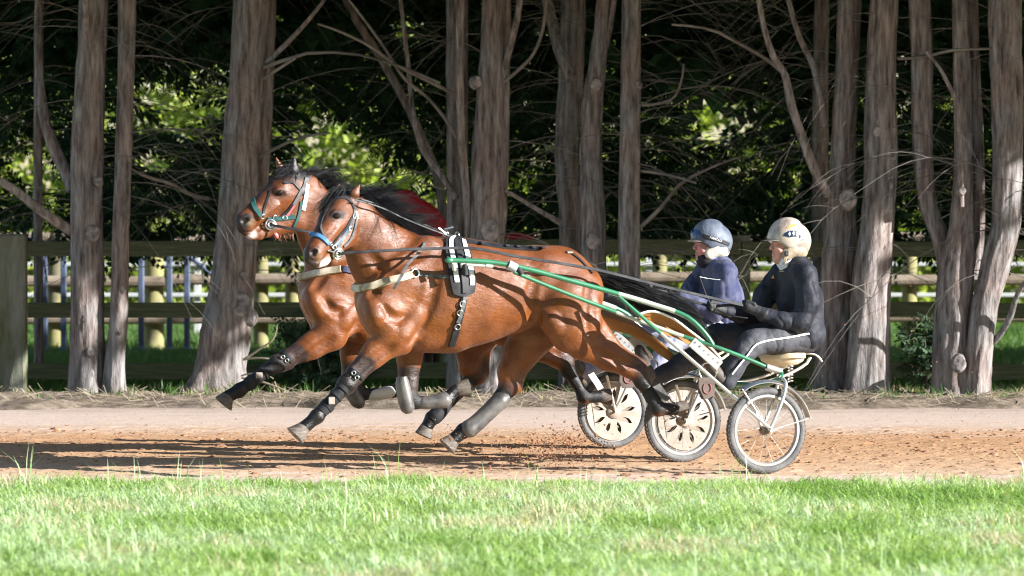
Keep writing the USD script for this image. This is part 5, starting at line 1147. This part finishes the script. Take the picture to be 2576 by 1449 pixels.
helmN = M('dirty_cream_helmet', (0.16, 0.12, 0.10), (0.40, 0.34, 0.285), scale=7, rough=.3, coat=.4, detail=7, pos=(.3, .55)); navyD = M('navy_decal', (.010, .022, .05), rough=.3); whiteD = M('white_decal', (.75, .75, .75), rough=.4)
helmF = M('grey_helmet_cover', (0.05, 0.063, 0.09), (0.115, 0.135, 0.17), scale=9, rough=.6, bump=.4, bscale=22); lensM = M('goggle_lens', (.006, .014, .05), rough=.08, spec=.9); tanM = M('tan_brim', (.36, .30, .25), rough=.5)
flapPad = M('beige_ear_pad', (0.2, 0.15, 0.10), (0.36, 0.29, 0.21), scale=12, rough=.6, bump=.3); furM = M('cream_ear_pad', (0.42, 0.37, 0.3), (.5, .46, .4), scale=12, rough=.7, bump=.4)
hairBr = M('brown_hair', (.05, .03, .02), rough=.7); orangeM = M('orange_mark', (.55, .25, .06), rough=.5)
def decal(parent, name, B, fr, poly, mat, off=.003, cell=3.0):
    """a flat mark laid on a surface: polygon in pixels, cast onto the body"""
    pg = Polygon(poly); v, f = trimesh.creation.triangulate_polygon(pg, engine='earcut')
    v3, f3 = trimesh.remesh.subdivide_to_size(np.c_[v, 0 * v[:, :1]], f, cell)
    P, N = B.cast(fr, v3[:, :2], off); obj(name, (P, f3), mat, parent, smooth=True)
def lettering(parent, name, B, fr, text, p0, p1, h, mat, off):
    m = meshkit.text_mesh(text, 1.0, .01); v = m.vertices; p0, p1 = np.array(p0, float), np.array(p1, float); d = (p1 - p0) / v[:, 0].max(); n = np.array([d[1], -d[0]]); n = n / np.linalg.norm(n) * h
    top = v[:, 2] > .005; mm = m.submesh([np.nonzero(top[m.faces].all(1))[0]], append=True); v = mm.vertices
    P, N = B.cast(fr, p0 + v[:, :1] * d + v[:, 1:2] * n, off); obj(name, (P, mm.faces), mat, parent, smooth=True)
def driver(label, fr, T, jac, tro, skin, near_wrist=None, far_hand=None, seed=1, extra=None):
    t = thing('person', label, 'person', fr.O, fr.ang)
    def P(p): u, v, l, r = p; q = fr.HP(*T(u, v), l); return q, r * T.s * fr.px(q)
    A = dict(torso=[(2004, 684, 0, 42), (2012, 755, 0, 54), (2024, 838, 0, 50)],
             sn=[(2026, 690, .19, 32), (2034, 758, .25, 30), (2016, 812, .26, 26), (1965, 808, .22, 23), (1920, 791, .18, 19)],
             sf=[(1968, 690, -.17, 32), (1926, 742, -.22, 29), (1905, 795, -.20, 25), (1862, 792, -.13, 20), (1828, 783, -.08, 17)],
             ln=[(2022, 848, .10, 38), (1955, 854, .17, 37), (1893, 862, .21, 32), (1868, 888, .22, 28), (1845, 930, .22, 24), (1830, 962, .22, 21)],
             lf=[(2005, 848, -.10, 38), (1900, 842, -.20, 36), (1806, 848, -.28, 33), (1768, 884, -.30, 29), (1708, 920, -.32, 25), (1652, 950, -.32, 21)])
    if extra: A.update(extra)
    hn = A.get('hn', [(1908, 784, .17, 14), (1882, 771, .15, 15)]); hf = A.get('hf', [(1815, 780, -.07, 13), (1792, 772, -.05, 14)])
    fn = [(1828, 962, .21, 17), (1812, 952, .21, 17), (1786, 915, .21, 15), (1778, 896, .21, 13)]; ff = [(1648, 952, -.32, 17), (1632, 944, -.32, 17), (1616, 900, -.32, 15), (1608, 880, -.32, 13)]
    def fingers(B, hand, s, grow):
        a, ra = P(hand[0]); b, rb = P(hand[1]); d = b - a; d /= np.linalg.norm(d); px = fr.px(b) * T.s
        B.chain([P(hand[0]), P(hand[1])], .012, .8)
        side = np.array([0, 1.0, 0]); dn_ = np.cross(side, d); dn_ *= -np.sign(dn_[2])
        for k in range(4):
            o = b + (dn_ * 0 - np.cross(d, side) * 0) + np.array([0, 0, 1.0]) * (.022 - .0165 * k) + side * .004; l = (.030, .034, .032, .025)[k]
            p1 = o + d * l * .8 + side * .012; p2 = p1 + d * .006 + side * -.026; p3_ = p2 - d * .026
            B.chain([(o, .0105 + grow), (p1, .010 + grow), (p2, .0095 + grow), (p3_, .0085 + grow)], .004)
        q = a * .45 + b * .55 + [0, 0, .028]; B.chain([(a * .7 + b * .3 + [0, .01, .02], .013 + grow), (q + [0, .02, .006], .012 + grow), (b + d * .012 + [0, .016, .034], .010 + grow)], .006)
    def head(B):
        B.chain([P((1990, 598, 0, 37)), P((1978, 606, 0, 36))], .02, .82); B.chain([P((1968, 618, 0, 24)), P((1964, 640, 0, 21)), P((1958, 652, 0, 13))], .02, .95)
        B.chain([P((1985, 635, 0, 22)), P((1962, 654, 0, 10))], .02, 1.15)
        B.chain([P((1947, 611, 0, 5)), P((1939, 624, 0, 4.6))], .010, .9); B.chain([P((1942, 626, .012, 3.2)), P((1942, 626, -.012, 3.2))], .008)
        for s in (1, -1):
            B.chain([P((1951, 608, .012 * s, 4)), P((1955, 607, .042 * s, 4))], .010); B.chain([P((1956, 624, .045 * s, 8)), P((1962, 630, .055 * s, 8))], .02)
        B.chain([P((1944, 638, .016, 2.6)), P((1944, 638, -.016, 2.6))], .006); B.chain([P((1945, 643, .014, 3)), P((1945, 643, -.014, 3))], .006); B.chain([P((1949, 654, .008, 5.5)), P((1949, 654, -.008, 5.5))], .012)
        for s in (1, -1): B.cone(P((1950, 615, .034 * s, 1))[0], P((1950, 615, .036 * s, 1))[0], .009, .009, .01, 1, True)
        B.cone(P((1942, 640.5, .022, 1))[0], P((1942, 640.5, -.022, 1))[0], .0022, .0022, .003, 1, True)
        B.chain([P((1990, 635, 0, 22)), P((2002, 680, 0, 26))], .02)
    B = Body(); sk = .78
    def chains(B, names, k=.025, s=1.0, tw=1.28):
        for n in names: B.chain([(q, r * s) for q, r in map(P, A[n])], k, tw if n == 'torso' else 1.0)
    chains(B, ('torso', 'sn', 'sf', 'ln', 'lf'), .025, sk); head(B); fingers(B, hn, 1, -.0015); fingers(B, hf, -1, -.0015)
    for f in (fn, ff): B.chain([(q, r * .85) for q, r in map(P, f)], .015)
    B.build(.0062, .5); obj('body', B.mesh(), skin, t, smooth=True)
    def dress(name, chainset, mat, amp, freq, fn_=None, h=.009, label=None, tw=1.28):
        C = Body(); chains(C, chainset, .03, 1.0, tw)
        if fn_: fn_(C)
        C.build(h, .6); V, F = C.mesh(); N = C.normal(V)
        rg = 1 - np.abs(2 * meshkit.noise(V * [freq * 2.2, freq * 1.2, freq * 1.5] + meshkit.fbm(V * freq, 2, 5)[:, None] * 1.5 + 9, seed) - 1); w = (meshkit.fbm(V * freq + seed * 3.1, 3, seed) - .5) * amp * .8 - np.maximum(rg - .62, 0) * amp * 1.3 + amp * .2
        obj(name, (V + N * w[:, None], F), mat, t, smooth=True, label=label); return C
    JK = dress('jacket', ('torso', 'sn', 'sf'), jac, .013, 6, lambda C: (C.chain([P((1996, 668, 0, 34)), P((2004, 684, 0, 42))], .02, 1.1), C.chain([P((2016, 684, .15, 30)), P((2000, 684, -.13, 30))], .03), C.chain([P((2026, 842, .1, 44)), P((2026, 842, -.1, 44))], .03)))
    TR = dress('trousers', ('ln', 'lf'), tro, .012, 7, lambda C: C.chain([P((2022, 845, .08, 42)), P((2022, 845, -.08, 42))], .03))
    for h_, s in ((hn, 1), (hf, -1)):
        C = Body(); fingers(C, h_, s, .0022); a = P(h_[0]); w_ = P(A['sn' if s > 0 else 'sf'][-1]); C.chain([(a[0], a[1]), (w_[0], w_[1] * 1.04)], .01)
        C.build(.004, .4); obj('glove', C.mesh(), gloveM, t, smooth=True)
    for f in (fn, ff):
        C = Body(); C.chain([P(p) for p in f], .015); C.build(.006, .5); obj('shoe', C.mesh(), bootM, t, smooth=True)
    return t, P, B, JK, TR, A, hn, hf
def helmet(t, P, mat, rim, pad):
    H = Body(); c, r = P((1982, 599, 0, 53)); q, r2 = P((1994, 606, 0, 48)); H.cone(c, q, r, r2, .02, .86)
    a, ra = P((1930, 660, 0, 54)); H.cone(a - [0, .3, 0], a + [0, .3, 0], ra, ra, .006, 1, True); a, ra = P((1996, 716, 0, 62)); H.cone(a - [0, .3, 0], a + [0, .3, 0], ra, ra, .006, 1, True)
    a, ra = P((1976, 645, 0, 22)); H.cone(a - [0, .3, 0], a + [0, .3, 0], ra, ra, .006, 1, True)
    H.build(.005, .5); obj('helmet', H.mesh(), mat, t, smooth=True)
    c, _ = P((1950, 603, 0, 1)); v, f = ball((0, 0, 0), 1, 3, (.082, .088, .009)); a = -.06; v = v @ np.array([[1, 0, a], [0, 1, 0], [-a, 0, 1]]); v[:, 2] -= .9 * v[:, 1] ** 2; obj('visor', (v + c, f), rim, t, smooth=True)
    E = Body(); 
    for s in (1, -1): E.chain([P((1996, 625, .075 * s, 22)), P((1982, 638, .07 * s, 17))], .015, .6)
    E.chain([P((2008, 628, .06, 22)), P((2012, 630, -.06, 22))], .02, .8); E.build(.005, .6); obj('ear_pad', E.mesh(), pad, t, smooth=True)
    return H
T1 = Map(0, 0, 0, 0, 1.0)
# driver of the nearer sulky
pn, Pn, Bn, Jn, Tn, An, hnN, hfN = driver('driver in dusty black jacket and muddy pale helmet seated on the nearer sulky', FSN, T1, blackJ, greyT, skinM, seed=2)
Hn = helmet(pn, Pn, helmN, M('dirty_visor', (.22, .19, .18), rough=.4), flapPad)
Z = lambda x, y: (1886.7 + .1302 * x, 534.6 + .1302 * y)
decal(pn, 'helmet_patch', Hn, FSN, [Z(*p) for p in ((648, 445), (680, 390), (760, 352), (900, 350), (935, 420), (1000, 470), (1075, 465), (1040, 530), (1000, 548), (940, 470), (850, 465), (760, 480), (700, 462))], navyD)
for x, y in ((765, 415), (840, 402), (912, 440), (985, 500)): decal(pn, 'helmet_diamond', Hn, FSN, [Z(x, y - 45), Z(x + 22, y), Z(x, y + 45), Z(x - 22, y)], whiteD, .0045)
decal(pn, 'helmet_stripe', Hn, FSN, [Z(*p) for p in ((690, 320), (760, 245), (880, 220), (900, 250), (780, 285))], orangeM, .003)
C = Body(); C.chain([Pn((1978, 655, 0, 27)), Pn((1990, 668, 0, 30))], .01, 1.05); C.build(.006, .6); obj('neck_buff', C.mesh(), buffM, pn, smooth=True)
lettering(pn, 'buff_print', C, FSN, 'ARN', Z(705, 945), Z(805, 915), 4.5, blueBand, .003)
strap(pn, C, FSN, 'chin_strap', [Z(745, 740), Z(715, 830), Z(690, 900), Z(668, 990)], .022, M('tan_strap', (.42, .33, .22), rough=.6), .006, .02)
obj('chin_buckle', rbox(Pn((1979, 637, .10, 1))[0], (.03, .012, .04), .005), bootBlack, pn)
strap(pn, Tn, FSN, 'piping', [(2034, 840), (1990, 848), (1905, 864), (1876, 897), (1841, 943)], .012, whiteD, .004, .012, 60)
decal(pn, 'chest_emblem', Jn, FSN, [(1941, 701), (1948, 692), (1950, 702)], orangeM, .014)
obj('collar_trim', ring(Pn((1994, 674, 0, 1))[0], .096, .004, (.25, 0, 1), 40, 6), creamPad, pn, smooth=True)
# driver of the farther sulky
T2 = Map(1985, 590, 1790, 592, .945)
pf, Pf, Bf, Jf, Tf, Af, hnF, hfF = driver('driver in blue jacket and grey helmet with goggles seated on the farther sulky', FSF, T2, blueJ, paleT, skin2, seed=6,
    extra=dict(sn=[(2024, 690, .19, 31), (2020, 750, .24, 29), (1994, 795, .25, 25), (1945, 775, .2, 21), (1905, 755, .15, 17)], sf=[(1968, 690, -.17, 31), (1932, 735, -.22, 28), (1918, 775, -.20, 24), (1890, 762, -.15, 19), (1880, 750, -.10, 15)], hn=[(1898, 752, .15, 13), (1880, 744, .13, 13)], hf=[(1876, 745, -.10, 13), (1860, 740, -.09, 13)]))
Hf = helmet(pf, Pf, helmF, tanM, furM)
Z2 = lambda x, y: (1698.1 + .0732 * x, 534.6 + .0732 * y)
decal(pf, 'goggle_lens', Hf, FSF, [Z2(*p) for p in ((600, 860), (570, 700), (650, 590), (800, 620), (930, 720), (940, 850), (780, 880))], lensM, .012)
strap(pf, Hf, FSF, 'goggle_strap', [Z2(930, 780), Z2(1100, 840), Z2(1350, 910), Z2(1600, 990), Z2(1870, 1110)], .028, leather, .004, .002)
lettering(pf, 'strap_lettering', Hf, FSF, 'FANNTACE', Z2(1185, 880), Z2(1580, 1010), 5.0, whiteD, .0085)
C = Body(); C.chain([Pf((1968, 652, 0, 26)), Pf((1990, 664, 0, 27))], .01, 1.0); C.build(.006, .6); obj('neck_buff', C.mesh(), blackBuff, pf, smooth=True)
C = Body(); C.chain([Pf((1990, 660, 0, 30)), Pf((1998, 676, 0, 34))], .01, 1.05); C.build(.006, .6); obj('collar', C.mesh(), blueC, pf, smooth=True)

# ================= reins and whip
def rein(name, label, pts, w=.02):
    pts = np.array(pts); q = spline(pts, 60); t = thing(name, label, 'reins')
    return t, q
def flat(P, w=.021, nrm=(0, -1.0, .3)): return ribbon(P, np.tile(np.array(nrm, float), (len(P), 1)), w, .006)
hN = FSN.world(Pn(hnN[1])[0]); hN2 = FSN.world(Pn(hfN[1])[0])
tr = FN.world(FN.HP(1170, 624, .30)); b1 = FN.world(FN.HP(1486, 676, .34))
t = thing('reins', 'long black reins of the nearer horse from bit ring to gloved hands', 'reins')
obj('near_rein', flat(spline(np.array([BIT_N, FN.world(FN.HP(890, 635, .28)), tr, FN.world(FN.HP(1300, 645, .36)), b1, at(1694, 727, b1[1] * .5 + hN[1] * .5 + 30), hN]), 90)), reinM, t, smooth=40)
mir = lambda u, v, l: FN.world(FN.HP(u, v, l) * [1, -1, 1])
obj('off_rein', flat(spline(np.array([mir(850, 640, .12), mir(900, 635, .26), mir(1170, 624, .30), mir(1486, 676, .34), hN2]), 70)), reinM, t, smooth=40)
obj('hand_loop', flat(spline(np.array([hN2, hN2 * .5 + hN * .5 + [0, 0, .01], hN]), 20)), leather, t, smooth=40)
obj('hand_loop', flat(spline(np.array([hN2, at(1845, 795, hN2[1] + 29.9), at(1880, 800, hN[1] + 29.98)]), 20), .008), greyStrap, t, smooth=40)
t = thing('overcheck_rein', 'check rein from the nearer horse\'s poll to its saddle hook', 'reins')
for dy, dv in ((.05, 0), (-.03, -5)):
    obj('strap', flat(spline(np.array([FN.world(FN.HP(u, v + dv, l)) for u, v, l in ((892, 503, .16 + dy), (954, 521, .10 + dy), (1024, 553, .05 + dy), (1107, 586, .02 + dy), (1152, 602, .02))]), 40), .010), leather, t, smooth=40)
obj('check_hook', cat([bar(FN.world(FN.HP(1102, 574, .03)), FN.world(FN.HP(1122, 590, .03)), .012, 8)]), steel, t); obj('check_hook_pin', bar(FN.world(FN.HP(1118, 577, .03)), FN.world(FN.HP(1140, 571, .03)), .007, 8), steel, t)
hF = FSF.world(Pf(hnF[1])[0]); t = thing('reins', 'reins of the farther horse running behind the nearer horse to its driver', 'reins')
obj('near_rein', flat(spline(np.array([BIT_F, FF.world(FF.HP(740, 577, .24)), FF.world(FF.HP(*TF(1170, 624), .30)), FF.world(FF.HP(*TF(1486, 676), .34)), hF]), 70)), reinM, t, smooth=40)
obj('off_rein', flat(spline(np.array([FF.world(FF.HP(690, 570, -.05)), FF.world(FF.HP(*TF(1170, 624), -.30)), FF.world(FF.HP(*TF(1486, 676), -.34)), FSF.world(Pf(hfF[1])[0])]), 60)), reinM, t, smooth=40)
t = thing('driving_whip', 'thin pale whip with a folded lash held up by the nearer driver', 'whip'); d0 = hN2[1] + 29.93
obj('stick', tube(np.array([at(1792, 775, d0), at(1775, 740, d0), at(1759, 696, d0 - .02)]), .006, 6), bootBlack, t, smooth=True)
obj('lash', tube(spline(np.array([at(1759, 696, d0 - .02), at(1785, 701, d0), at(1812, 704, d0)]), 10), .0022, 5), whitePad, t, smooth=True)
# ================= dirt thrown up by hooves and wheels
flyM = M('flung_dirt', (.16, .07, .035), (.28, .14, .08), scale=9, rough=.95, world=True)
rd = np.random.default_rng(77); ps = []; ss = []
for u, v, su, sv, d, n, s in ((1380, 1140, 85, 22, 29.2, 900, .006), (1420, 1110, 50, 24, 29.0, 420, .006), (1140, 1100, 40, 22, 29.1, 160, .005), (1720, 1060, 45, 30, 28.6, 160, .004), (1900, 1120, 120, 50, 29.0, 120, .003), (2250, 900, 170, 110, 29.6, 420, .0024), (2150, 1060, 90, 70, 29.4, 200, .0026), (2420, 930, 120, 60, 30.2, 160, .0024)):
    for k in range(n):
        p = at(rd.normal(u, su), rd.normal(v, sv), d + rd.normal(0, .35))
        if p[2] > .01: ps.append(p); ss.append(s * .55 * rd.gamma(2, .5))
ps, ss = np.array(ps), np.array(ss)
instancer('flying_dirt', [clod(k) for k in range(3)], [flyM] * 3, ps, yaw_quats(rd.uniform(0, 6, len(ps))), ss[:, None] * np.ones((1, 3)), rd.integers(0, 3, len(ps)), label='crumbs of reddish dirt flung up behind the hooves and wheels', cat='dirt', kind='stuff')
